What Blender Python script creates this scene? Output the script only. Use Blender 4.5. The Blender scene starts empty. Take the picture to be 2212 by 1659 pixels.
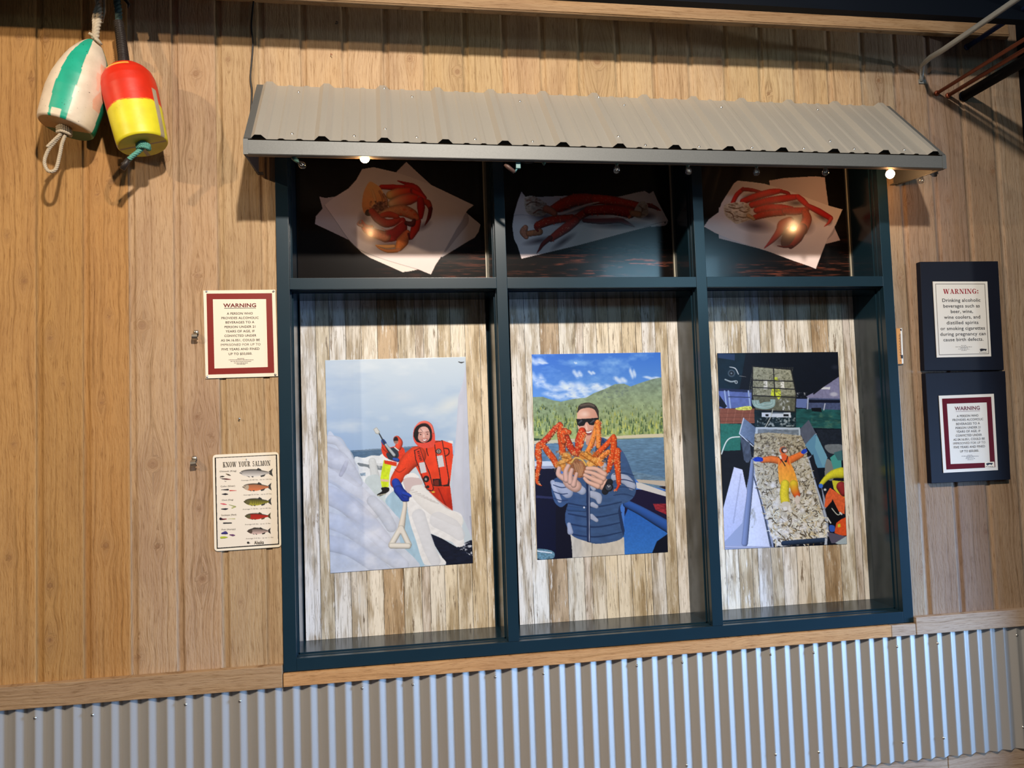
import bpy, bmesh, math, random
import numpy as np
from mathutils import Matrix, Vector
random.seed(7)
SC = bpy.context.scene
COL = SC.collection

# ------------------------------------------------------------------ camera
CAM = np.array([0.42339164, -3.31762897, 0.93309416])
ROT = np.array([[0.98704264, -0.15685937, -0.03379301],
                [-0.02459816, 0.0601944, -0.99788354],
                [0.15856153, 0.98578485, 0.05555599]])      # rows: right, down, forward
FPX = 1710.0
cd = bpy.data.cameras.new('camera'); cam = bpy.data.objects.new('camera', cd); COL.objects.link(cam)
cd.sensor_fit = 'HORIZONTAL'; cd.sensor_width = 36.0; cd.lens = FPX / 2212 * 36.0
cd.clip_start = 0.05; cd.clip_end = 100
mw = Matrix.Identity(4)
for i in range(3):
    mw[i][0] = ROT[0][i]; mw[i][1] = -ROT[1][i]; mw[i][2] = -ROT[2][i]; mw[i][3] = CAM[i]
cam.matrix_world = mw
SC.camera = cam
SC.view_settings.view_transform = 'Standard'; SC.view_settings.look = 'None'
SC.view_settings.gamma = 1.0; SC.view_settings.use_curve_mapping = False
SC.view_settings.exposure = 0.0
SC.cycles.max_bounces = 8

# ------------------------------------------------------------------ light
w = bpy.data.worlds.new('world'); SC.world = w; w.use_nodes = True
bg = w.node_tree.nodes['Background']; bg.inputs[0].default_value = (0.62, 0.66, 0.78, 1); bg.inputs[1].default_value = 0.045

def look(o, tgt):
    d = Vector(tgt) - o.location
    o.rotation_euler = d.to_track_quat('-Z', 'Y').to_euler()
def area(name, loc, tgt, size, power, col, sy=None):
    l = bpy.data.lights.new(name, 'AREA'); l.energy = power; l.color = col; l.size = size
    if sy: l.shape = 'RECTANGLE'; l.size_y = sy
    o = bpy.data.objects.new(name, l); COL.objects.link(o); o.location = loc; look(o, tgt); return o
def spot(name, loc, tgt, power, col, radius=0.05, ang=100, blend=0.6):
    l = bpy.data.lights.new(name, 'SPOT'); l.energy = power; l.color = col
    l.shadow_soft_size = radius; l.spot_size = math.radians(ang); l.spot_blend = blend
    o = bpy.data.objects.new(name, l); COL.objects.link(o); o.location = loc; look(o, tgt); return o
spot('main_spotlight', (0.9, -4.2, 3.72), (0.9, 0, 1.3), 1180, (1.0, 0.89, 0.76), 0.085, 88, 1.0)
spot('left_spotlight', (-3.4, -3.0, 3.1), (-0.6, 0, 1.6), 330, (1.0, 0.76, 0.50), 0.05, 70, 0.6)
spot('right_spotlight', (6.4, -1.6, 1.9), (2.2, 0, 1.7), 120, (0.80, 0.90, 1.0), 0.06, 70, 0.8)
area('window_daylight_back', (4.1, -6.3, 2.85), (1.8, 0, 1.2), 1.5, 26, (0.40, 0.76, 1.0), 0.5)
wl = area('window_daylight_side', (6.8, -1.8, 0.4), (1.8, 0, -0.42), 1.4, 46, (0.31, 0.56, 1.0), 1.4); wl.data.spread = math.radians(44)

# ------------------------------------------------------------------ helpers
def ray(u, v):
    return ROT.T @ np.array([(u - 1106) / FPX, (v - 829.5) / FPX, 1.0])
def at(u, v, y=0.0):
    """world point on the plane Y = y seen at photo pixel (u, v)"""
    d = ray(u, v); t = (y - CAM[1]) / d[1]; return CAM + t * d
def px(P):
    v = (P - CAM) @ ROT.T
    return 1106 + FPX * v[..., 0] / v[..., 2], 829.5 + FPX * v[..., 1] / v[..., 2]
def lin(c):
    c = np.asarray(c, float) / 255.0
    return np.where(c <= 0.04045, c / 12.92, ((c + 0.055) / 1.055) ** 2.4)
def L(r, g, b):
    x = lin((r, g, b)); return (float(x[0]), float(x[1]), float(x[2]), 1.0)

def mesh_obj(name, verts, faces, mat=None, parent=None, smooth=False, mats=None, midx=None):
    me = bpy.data.meshes.new(name)
    me.from_pydata([tuple(float(c) for c in v) for v in verts], [], [tuple(int(i) for i in f) for f in faces])
    for m in (mats or ([mat] if mat else [])): me.materials.append(m)
    if midx is not None: me.polygons.foreach_set('material_index', midx)
    if smooth: me.polygons.foreach_set('use_smooth', [True] * len(me.polygons))
    me.update()
    o = bpy.data.objects.new(name, me); COL.objects.link(o)
    if parent: o.parent = parent
    return o
def tag(o, label=None, cat=None, group=None, kind=None):
    if label: o['label'] = label
    if cat: o['category'] = cat
    if group: o['group'] = group
    if kind: o['kind'] = kind
    return o
def empty(name, loc=(0, 0, 0)):
    o = bpy.data.objects.new(name, None); COL.objects.link(o); o.location = loc; o.empty_display_size = 0.05
    return o
def copy_tree(o, parent=None):
    c = o.copy(); COL.objects.link(c); c.parent = parent
    for ch in list(o.children): copy_tree(ch, c)
    return c

class MB:
    """collects shapes, builds one mesh"""
    def __init__(s): s.v = []; s.f = []; s.m = []; s.sm = []
    def add(s, verts, faces, m=0, smooth=False):
        b = len(s.v); s.v += [tuple(float(c) for c in p) for p in verts]
        s.f += [tuple(b + i for i in f) for f in faces]; s.m += [m] * len(faces); s.sm += [smooth] * len(faces)
        return s
    def box(s, x0, x1, y0, y1, z0, z1, m=0, bev=0.0):
        if bev <= 0:
            v = [(x, y, z) for x in (x0, x1) for y in (y0, y1) for z in (z0, z1)]
            f = [(0, 1, 3, 2), (4, 6, 7, 5), (0, 4, 5, 1), (2, 3, 7, 6), (0, 2, 6, 4), (1, 5, 7, 3)]
            return s.add(v, f, m)
        bm = bmesh.new(); bmesh.ops.create_cube(bm, size=1)
        for q in bm.verts:
            q.co = ((x0 + x1) / 2 + q.co.x * (x1 - x0), (y0 + y1) / 2 + q.co.y * (y1 - y0), (z0 + z1) / 2 + q.co.z * (z1 - z0))
        bmesh.ops.bevel(bm, geom=bm.edges[:] , offset=bev, segments=2, affect='EDGES', profile=0.7)
        bm.verts.index_update()
        s.add([q.co[:] for q in bm.verts], [[q.index for q in f.verts] for f in bm.faces], m); bm.free(); return s
    def tube(s, pts, r, m=0, n=10, cap=True, smooth=True):
        pts = [Vector(p) for p in pts]; rs = r if isinstance(r, (list, tuple)) else [r] * len(pts)
        V = []; F = []; prev = None
        for i, p in enumerate(pts):
            a = pts[max(i - 1, 0)]; b = pts[min(i + 1, len(pts) - 1)]; t = (b - a).normalized()
            if prev is None:
                up = Vector((0, 0, 1)) if abs(t.z) < 0.9 else Vector((1, 0, 0)); nx = t.cross(up).normalized()
            else: nx = (prev - t * prev.dot(t)).normalized()
            prev = nx; ny = t.cross(nx)
            for k in range(n):
                an = 2 * math.pi * k / n; V.append(p + (nx * math.cos(an) + ny * math.sin(an)) * rs[i])
        for i in range(len(pts) - 1):
            for k in range(n):
                a = i * n + k; b = i * n + (k + 1) % n; F.append((a, b, b + n, a + n))
        if cap: F.append(tuple(reversed(range(n)))); F.append(tuple((len(pts) - 1) * n + k for k in range(n)))
        return s.add(V, F, m, smooth)
    def lathe(s, prof, org, axis, m=0, n=24, cap=True):
        """prof: (radius, distance along axis)"""
        ax = Vector(axis).normalized(); o = Vector(org)
        return s.tube([o + ax * h + ax * (1e-6 * i) for i, (r, h) in enumerate(prof)], [max(r, 1e-5) for r, h in prof], m, n, cap)
    def build(s, name, mats, parent=None):
        if not isinstance(mats, (list, tuple)): mats = [mats]
        o = mesh_obj(name, s.v, s.f, mats=mats, midx=s.m, parent=parent)
        o.data.polygons.foreach_set('use_smooth', s.sm); o.data.update()
        return o

# ------------------------------------------------------------------ materials
def nt(name):
    m = bpy.data.materials.new(name); m.use_nodes = True
    n = m.node_tree.nodes; l = m.node_tree.links
    return m, n, l, n['Principled BSDF']
def N(n, t, **k):
    x = n.new(t)
    for a, b in k.items(): setattr(x, a, b)
    return x
def simple(name, col, rough=0.5, metal=0.0, noise=0.0, nscale=30, bump=0.0, stretch=(1, 1, 1), coat=0.0, spec=0.5):
    m, n, l, p = nt(name)
    p.inputs['Base Color'].default_value = col; p.inputs['Roughness'].default_value = rough
    p.inputs['Metallic'].default_value = metal; p.inputs['Coat Weight'].default_value = coat
    p.inputs['Specular IOR Level'].default_value = spec
    if noise > 0 or bump > 0:
        tc = N(n, 'ShaderNodeTexCoord'); mp = N(n, 'ShaderNodeMapping'); mp.inputs['Scale'].default_value = stretch
        nz = N(n, 'ShaderNodeTexNoise'); nz.inputs['Scale'].default_value = nscale; nz.inputs['Detail'].default_value = 5
        l.new(tc.outputs['Object'], mp.inputs[0]); l.new(mp.outputs[0], nz.inputs[0])
        if noise > 0:
            mx = N(n, 'ShaderNodeMix', data_type='RGBA'); mx.inputs['A'].default_value = tuple(c * (1 - noise) for c in col[:3]) + (1,)
            mx.inputs['B'].default_value = tuple(min(1, c * (1 + noise)) for c in col[:3]) + (1,)
            l.new(nz.outputs['Fac'], mx.inputs['Factor']); l.new(mx.outputs['Result'], p.inputs['Base Color'])
        if bump > 0:
            b = N(n, 'ShaderNodeBump'); b.inputs['Strength'].default_value = bump; b.inputs['Distance'].default_value = 0.002
            l.new(nz.outputs['Fac'], b.inputs['Height']); l.new(b.outputs[0], p.inputs['Normal'])
    return m
def ramp(n, stops):
    r = N(n, 'ShaderNodeValToRGB'); e = r.color_ramp.elements
    e[0].position, e[0].color = stops[0]; e[1].position, e[1].color = stops[-1]
    for pos, c in stops[1:-1]:
        x = e.new(pos); x.color = c
    return r
def wood_mat(name, attr=True, base=L(214, 178, 132), axis='x', bumpk=1.0, dark=0.72):
    """rough sawn cedar; grain follows the stored 'grain' attribute or one object axis"""
    m, n, l, p = nt(name)
    tc = N(n, 'ShaderNodeTexCoord'); sx = N(n, 'ShaderNodeSeparateXYZ'); l.new(tc.outputs['Object'], sx.inputs[0])
    if attr:
        g = N(n, 'ShaderNodeAttribute', attribute_name='grain'); gout = g.outputs['Fac']; along = sx.outputs['Z']
    else:
        gout = sx.outputs['Z'] if axis == 'x' else sx.outputs['X']; along = sx.outputs['X'] if axis == 'x' else sx.outputs['Z']
        # gentle waviness
        nw = N(n, 'ShaderNodeTexNoise'); nw.inputs['Scale'].default_value = 3.0; l.new(tc.outputs['Object'], nw.inputs[0])
        ml = N(n, 'ShaderNodeMath', operation='MULTIPLY_ADD'); l.new(nw.outputs['Fac'], ml.inputs[0]); ml.inputs[1].default_value = 0.05
        l.new(gout, ml.inputs[2]); gout = ml.outputs[0]
    def vec(kg, kz):
        a = N(n, 'ShaderNodeMath', operation='MULTIPLY'); l.new(gout, a.inputs[0]); a.inputs[1].default_value = kg
        b = N(n, 'ShaderNodeMath', operation='MULTIPLY'); l.new(along, b.inputs[0]); b.inputs[1].default_value = kz
        c = N(n, 'ShaderNodeCombineXYZ'); l.new(a.outputs[0], c.inputs[0]); l.new(b.outputs[0], c.inputs[2]); l.new(sx.outputs['Y'], c.inputs[1]); return c.outputs[0]
    rings = N(n, 'ShaderNodeTexNoise'); rings.inputs['Scale'].default_value = 1; rings.inputs['Detail'].default_value = 3; l.new(vec(75, 1.1), rings.inputs[0])
    fine = N(n, 'ShaderNodeTexNoise'); fine.inputs['Scale'].default_value = 1; fine.inputs['Detail'].default_value = 6; fine.inputs['Roughness'].default_value = 0.7; l.new(vec(260, 14), fine.inputs[0])
    saw = N(n, 'ShaderNodeTexNoise'); saw.inputs['Scale'].default_value = 1; saw.inputs['Detail'].default_value = 4; l.new(vec(160, 45), saw.inputs[0])
    blot = N(n, 'ShaderNodeTexNoise'); blot.inputs['Scale'].default_value = 1; blot.inputs['Detail'].default_value = 3; l.new(vec(9, 1.6), blot.inputs[0])
    d = dark
    r1 = ramp(n, [(0.30, (d * 0.90, d * 0.84, d * 0.74, 1)), (0.44, (0.93, 0.90, 0.86, 1)), (0.55, (1, 1, 1, 1)), (0.75, (0.93, 0.90, 0.84, 1))]); l.new(rings.outputs['Fac'], r1.inputs[0])
    r2 = ramp(n, [(0.36, (0.58, 0.50, 0.42, 1)), (0.47, (0.94, 0.92, 0.9, 1)), (0.60, (1.0, 0.99, 0.97, 1))]); l.new(fine.outputs['Fac'], r2.inputs[0])
    r3 = ramp(n, [(0.30, (0.84, 0.80, 0.80, 1)), (0.52, (1, 1, 1, 1)), (0.75, (0.98, 0.92, 0.82, 1))]); l.new(blot.outputs['Fac'], r3.inputs[0])
    def mul(a, b):
        x = N(n, 'ShaderNodeMix', data_type='RGBA', blend_type='MULTIPLY'); x.inputs['Factor'].default_value = 1
        l.new(a, x.inputs['A']); l.new(b, x.inputs['B']); return x.outputs['Result']
    c = mul(mul(r1.outputs[0], r2.outputs[0]), r3.outputs[0])
    if attr:
        t = N(n, 'ShaderNodeAttribute', attribute_name='tint'); c = mul(c, t.outputs['Color'])
        k = N(n, 'ShaderNodeAttribute', attribute_name='knot')
        mx = N(n, 'ShaderNodeMix', data_type='RGBA'); l.new(k.outputs['Fac'], mx.inputs['Factor']); l.new(c, mx.inputs['A']); mx.inputs['B'].default_value = L(120, 84, 60)
        c = mx.outputs['Result']
    else:
        x = N(n, 'ShaderNodeMix', data_type='RGBA', blend_type='MULTIPLY'); x.inputs['Factor'].default_value = 1; l.new(c, x.inputs['A']); x.inputs['B'].default_value = base
        c = x.outputs['Result']
    l.new(c, p.inputs['Base Color']); p.inputs['Roughness'].default_value = 0.72; p.inputs['Specular IOR Level'].default_value = 0.25
    ad = N(n, 'ShaderNodeMath', operation='MULTIPLY_ADD'); l.new(saw.outputs['Fac'], ad.inputs[0]); ad.inputs[1].default_value = 0.8; l.new(rings.outputs['Fac'], ad.inputs[2])
    b = N(n, 'ShaderNodeBump'); b.inputs['Strength'].default_value = 0.55 * bumpk; b.inputs['Distance'].default_value = 0.004
    l.new(ad.outputs[0], b.inputs['Height']); l.new(b.outputs[0], p.inputs['Normal'])
    return m
def attr_mat(name, rough=0.4, coat=0.0, spec=0.5, streak=False, coatr=0.05):
    """print: colours stored on the mesh"""
    m, n, l, p = nt(name)
    a = N(n, 'ShaderNodeAttribute', attribute_name='paint')
    out = a.outputs['Color']
    l.new(out, p.inputs['Base Color']); p.inputs['Roughness'].default_value = rough
    p.inputs['Coat Weight'].default_value = coat; p.inputs['Coat Roughness'].default_value = coatr; p.inputs['Specular IOR Level'].default_value = spec
    return m
M = {}
M['wood'] = wood_mat('cedar_siding')
M['wood_trim'] = wood_mat('cedar_trim', attr=False, base=L(168, 140, 108), bumpk=0.6)
M['wood_trim_pale'] = wood_mat('cedar_trim_pale', attr=False, base=L(178, 158, 138), bumpk=0.6)
M['teal'] = simple('teal_paint', L(22, 44, 56), 0.28, noise=0.12, nscale=9, spec=0.5)
M['teal_inner'] = simple('teal_paint_gloss', L(20, 42, 54), 0.19, spec=0.5)
M['gasket'] = simple('pale_gasket', L(170, 165, 150), 0.35)
M['galv'] = simple('galvanised_sheet', (0.50, 0.48, 0.435, 1), 0.45, 0.50, noise=0.07, nscale=400, bump=0.03)
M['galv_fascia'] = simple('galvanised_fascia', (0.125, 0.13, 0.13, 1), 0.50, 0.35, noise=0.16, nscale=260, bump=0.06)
M['corr'] = simple('corrugated_steel', (0.52, 0.50, 0.47, 1), 0.42, 0.50, noise=0.06, nscale=500, bump=0.03)
M['screw'] = simple('screw_zinc', (0.7, 0.7, 0.68, 1), 0.25, 1.0)
M['navy'] = simple('navy_steel', L(3, 9, 20), 0.6, noise=0.2, nscale=4, spec=.12)
M['black'] = simple('black_rubber', L(18, 18, 20), 0.5)
M['white'] = simple('white_plastic', L(225, 225, 220), 0.45)
M['bracket'] = simple('dull_steel', (0.45, 0.42, 0.36, 1), 0.3, 0.9)

# ------------------------------------------------------------------ painter for printed pictures (works in flat picture coordinates)
def vnoise(h, w, cy, cx, seed):
    rs = np.random.RandomState(seed); g = rs.rand(int(h / cy) + 3, int(w / cx) + 3)
    y = np.arange(h) / cy; x = np.arange(w) / cx; yi = y.astype(int); xi = x.astype(int)
    fy = (y - yi)[:, None]; fx = (x - xi)[None]; fy = fy * fy * (3 - 2 * fy); fx = fx * fx * (3 - 2 * fx)
    a = g[yi][:, xi]; b = g[yi][:, xi + 1]; c = g[yi + 1][:, xi]; d = g[yi + 1][:, xi + 1]
    return (a * (1 - fx) + b * fx) * (1 - fy) + (c * (1 - fx) + d * fx) * fy
def fbm(h, w, cy, cx, seed, o=4):
    t = 0; s = 0; a = 1
    for k in range(o):
        t = t + a * vnoise(h, w, max(cy / 2 ** k, 1), max(cx / 2 ** k, 1), seed + k); s += a; a *= 0.55
    return t / s
def smooth_pts(P, closed=True, k=6):
    P = np.array(P, float); n = len(P); out = []
    rng = range(n) if closed else range(n - 1)
    for i in rng:
        if closed: p0, p1, p2, p3 = P[i - 1], P[i], P[(i + 1) % n], P[(i + 2) % n]
        else: p0, p1, p2, p3 = P[max(i - 1, 0)], P[i], P[i + 1], P[min(i + 2, n - 1)]
        for j in range(k):
            t = j / k
            out.append(0.5 * ((2 * p1) + (-p0 + p2) * t + (2 * p0 - 5 * p1 + 4 * p2 - p3) * t * t + (-p0 + 3 * p1 - 3 * p2 + p3) * t ** 3))
    if not closed: out.append(P[-1])
    return np.array(out)
class Canvas:
    def __init__(s, w, h, sc, col=(128, 128, 128)):
        s.sc = sc; s.w = int(w * sc) + 1; s.h = int(h * sc) + 1
        s.a = np.zeros((s.h, s.w, 3)); s.a[:] = col
        s.Y, s.X = np.mgrid[0:s.h, 0:s.w] / sc
    def bb(s, P, pad=2):
        x0 = max(int((P[:, 0].min() - pad) * s.sc), 0); x1 = min(int((P[:, 0].max() + pad) * s.sc) + 2, s.w)
        y0 = max(int((P[:, 1].min() - pad) * s.sc), 0); y1 = min(int((P[:, 1].max() + pad) * s.sc) + 2, s.h)
        return (slice(y0, y1), slice(x0, x1)) if x1 > x0 and y1 > y0 else None
    def mask(s, P, sl):
        X = s.X[sl]; Y = s.Y[sl]; m = np.zeros(X.shape, bool); n = len(P)
        for i in range(n):
            x1, y1 = P[i]; x2, y2 = P[(i + 1) % n]
            if y1 == y2: continue
            c = (Y > min(y1, y2)) & (Y <= max(y1, y2)) & (X < (Y - y1) * (x2 - x1) / (y2 - y1) + x1)
            m ^= c
        return m
    def put(s, sl, m, col, al=1.0):
        m = m.astype(float) * al
        if np.ndim(col) == 1: col = np.array(col, float)
        s.a[sl] = s.a[sl] * (1 - m[..., None]) + col * m[..., None]
    def poly(s, P, col, sm=False, al=1.0, col2=None, d=(0, 1), tex=0, tc=(12, 12), seed=1):
        """fill; col->col2 gradient along d; tex = noise amplitude"""
        P = np.array(P, float)
        if sm: P = smooth_pts(P)
        sl = s.bb(P)
        if sl is None: return s
        m = s.mask(P, sl); c = np.array(col, float) * np.ones(m.shape + (3,))
        if col2 is not None:
            t = s.X[sl] * d[0] + s.Y[sl] * d[1]
            pr = P[:, 0] * d[0] + P[:, 1] * d[1]; t = np.clip((t - pr.min()) / max(pr.max() - pr.min(), 1e-6), 0, 1)
            c = c * (1 - t[..., None]) + np.array(col2, float) * t[..., None]
        if tex: c = c * (1 + tex * 2 * (fbm(m.shape[0], m.shape[1], tc[1] * s.sc, tc[0] * s.sc, seed)[..., None] - 0.5))
        s.put(sl, m, c, al); return s
    def stroke(s, P, R, col, edge=0.45, hi=0.25, side=(-0.5, -0.8), sm=True, al=1.0, col2=None, tex=0, seed=3):
        """rounded limb: radius list R, shaded across its width"""
        P = np.array(P, float); R = np.array(R if np.ndim(R) else [R] * len(P), float)
        if sm and len(P) > 2:
            q = smooth_pts(P, False, 5); R = np.interp(np.linspace(0, len(P) - 1, len(q)), range(len(P)), R); P = q
        sl = s.bb(P, R.max() + 2)
        if sl is None: return s
        X = s.X[sl]; Y = s.Y[sl]; best = np.full(X.shape, 9e9); off = np.zeros(X.shape); along = np.zeros(X.shape)
        for i in range(len(P) - 1):
            a = P[i]; b = P[i + 1]; d = b - a; L2 = max(d @ d, 1e-9)
            t = np.clip(((X - a[0]) * d[0] + (Y - a[1]) * d[1]) / L2, 0, 1); r = R[i] + (R[i + 1] - R[i]) * t
            dx = X - a[0] - t * d[0]; dy = Y - a[1] - t * d[1]; dist = np.hypot(dx, dy) / np.maximum(r, 0.1)
            k = dist < best; best = np.where(k, dist, best)
            off = np.where(k, (dx * side[0] + dy * side[1]) / np.maximum(r, 0.1), off); along = np.where(k, (i + t) / (len(P) - 1), along)
        m = np.clip((1.0 - best) * R.mean() * s.sc + 0.5, 0, 1)
        c = np.array(col, float) * np.ones(X.shape + (3,))
        if col2 is not None: c = c * (1 - along[..., None]) + np.array(col2, float) * along[..., None]
        sh = 1 - edge * np.clip(best, 0, 1) ** 3 + hi * np.clip(off, -1, 1)
        if tex: sh = sh * (1 + tex * 2 * (fbm(X.shape[0], X.shape[1], 8 * s.sc, 8 * s.sc, seed) - 0.5))
        s.put(sl, m, c * sh[..., None] + 60 * hi * (np.clip(off - 0.35, 0, 1)[..., None]) , al); return s
    def blob(s, x, y, rx, ry, col, al=1.0, soft=0.5, rot=0.0):
        r = max(rx, ry) * 1.05; P = np.array([[x - r, y - r], [x + r, y + r]]); sl = s.bb(P)
        if sl is None: return s
        c, q = math.cos(rot), math.sin(rot); dx = s.X[sl] - x; dy = s.Y[sl] - y
        d = np.hypot((dx * c + dy * q) / rx, (-dx * q + dy * c) / ry)
        s.put(sl, np.clip((1 - d) / max(soft, 0.02), 0, 1), col, al); return s
    def noise(s, amp, cx, cy, seed, P=None, col=None):
        sl = (slice(0, s.h), slice(0, s.w)); m = 1.0
        if P is not None:
            P = np.array(P, float); sl = s.bb(P); m = s.mask(P, sl)
        f = fbm(s.a[sl].shape[0], s.a[sl].shape[1], cy * s.sc, cx * s.sc, seed) - 0.5
        if col is None: s.a[sl] *= (1 + 2 * amp * f * m)[..., None]
        else:
            k = np.clip(f * 2 * amp, 0, 1) * m; s.a[sl] = s.a[sl] * (1 - k[..., None]) + np.array(col, float) * k[..., None]
        return s
    def sample(s, x, y):
        x = np.clip(x * s.sc, 0, s.w - 1.001); y = np.clip(y * s.sc, 0, s.h - 1.001); xi = x.astype(int); yi = y.astype(int)
        fx = (x - xi)[..., None]; fy = (y - yi)[..., None]; a = s.a
        return (a[yi, xi] * (1 - fx) + a[yi, xi + 1] * fx) * (1 - fy) + (a[yi + 1, xi] * (1 - fx) + a[yi + 1, xi + 1] * fx) * fy

def printed_sheet(name, corners, y, canvas, org, k, mat, gain=(1.0, 1.0, 1.0), nu=300, nv=400, thick=0.0015, curl=None, parent=None):
    """flat printed sheet standing at Y=y. corners = TL,TR,BR,BL in photo pixels; canvas coords = (pixel-org)*k"""
    W = np.array([at(u, v, y) for u, v in corners])
    s = np.linspace(0, 1, nu)[None, :, None]; t = np.linspace(0, 1, nv)[:, None, None]
    G = (W[0] * (1 - s) + W[1] * s) * (1 - t) + (W[3] * (1 - s) + W[2] * s) * t
    u, v = px(G)
    C = canvas.sample((u - org[0]) * k, (v - org[1]) * k)
    C = np.clip(lin(np.clip(C, 0, 255)) * np.array(gain), 0, 1)
    if curl is not None: G[..., 1] += curl(s[..., 0] + 0 * t[..., 0], t[..., 0] + 0 * s[..., 0])
    V = G.reshape(-1, 3); nf = nu * nv
    idx = np.arange(nf).reshape(nv, nu)
    F = np.stack([idx[:-1, :-1], idx[1:, :-1], idx[1:, 1:], idx[:-1, 1:]], -1).reshape(-1, 4)
    # back and rim
    back = V.copy(); rim = np.concatenate([idx[0, :], idx[1:, -1], idx[-1, -2::-1], idx[-2:0:-1, 0]])
    B = V[rim].copy(); B[:, 1] += thick
    n0 = len(V); nr = len(rim)
    V = np.concatenate([V, B])
    me = bpy.data.meshes.new(name); me.vertices.add(len(V)); me.vertices.foreach_set('co', V.ravel())
    quads = np.concatenate([F, np.array([(rim[i], rim[(i + 1) % nr], n0 + (i + 1) % nr, n0 + i) for i in range(nr)])])
    loops = np.concatenate([quads.ravel(), np.arange(n0, n0 + nr)])
    me.loops.add(len(loops)); me.loops.foreach_set('vertex_index', loops.astype(np.int32))
    me.polygons.add(len(quads) + 1)
    st = np.concatenate([np.arange(len(quads)) * 4, [len(quads) * 4]]); me.polygons.foreach_set('loop_start', st.astype(np.int32))
    ca = me.color_attributes.new('paint', 'FLOAT_COLOR', 'POINT')
    cc = np.ones((len(V), 4)); cc[:nf, :3] = C.reshape(-1, 3); cc[nf:, :3] = 0.7
    ca.data.foreach_set('color', cc.ravel())
    me.materials.append(mat); me.update(calc_edges=True); me.validate()
    o = bpy.data.objects.new(name, me); COL.objects.link(o)
    if parent: o.parent = parent
    return o
# ------------------------------------------------------------------ the setting
PER = 0.1702; G0 = -0.0618; GW = 0.0245
OPEN = (0.002, 2.748, 0.002, 2.278)            # window opening in the siding
KN = [(41,80,8),(98,83,9),(69,171,6),(52,607,9),(15,510,5),(113,510,4),(235,685,6),(108,730,9),(135,830,5),(220,870,7),(30,960,6),
      (20,1205,7),(228,1178,9),(108,1265,8),(108,1383,12),(210,420,6),(203,345,5),(493,128,7),(423,159,12),(608,78,8),(885,127,10),
      (988,155,15),(1290,130,24),(1220,117,6),(1554,134,13),(1828,150,9),(1898,174,9),(1660,202,8),(426,595,9),(426,900,9),(455,939,7),(461,945,4),
      (307,703,15),(330,1002,17),(437,1250,12),(352,345,12),(410,345,6),(240,392,10),(1944,600,8),(1990,1235,9),(2120,495,5),(2145,370,9),(2048,434,8),
      (2016,442,8),(2075,850,5),(2130,1150,6),(1963,440,8),(340,1180,8),(520,1300,5),(300,1420,9),(430,1100,5),(1450,120,5)]
def board_tint(k, xc):
    rs = np.random.RandomState(100 + k); j = rs.uniform(-1, 1) + 0.3 * rs.uniform(-1, 1, 3)
    if xc < -0.575: c = np.array([198, 152, 96]) + j * [6, 7, 7]
    elif xc < 0: c = np.array([196, 166, 132]) + j * [6, 7, 8]
    elif xc > 2.75: c = np.array([[178, 156, 134], [172, 148, 124], [156, 134, 114], [168, 144, 118]][k % 4]) + j * [5, 5, 5]
    else: c = np.array([206, 178, 142]) + j * [6, 7, 8]
    return lin(np.clip(c, 0, 255)) * 0.80
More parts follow.
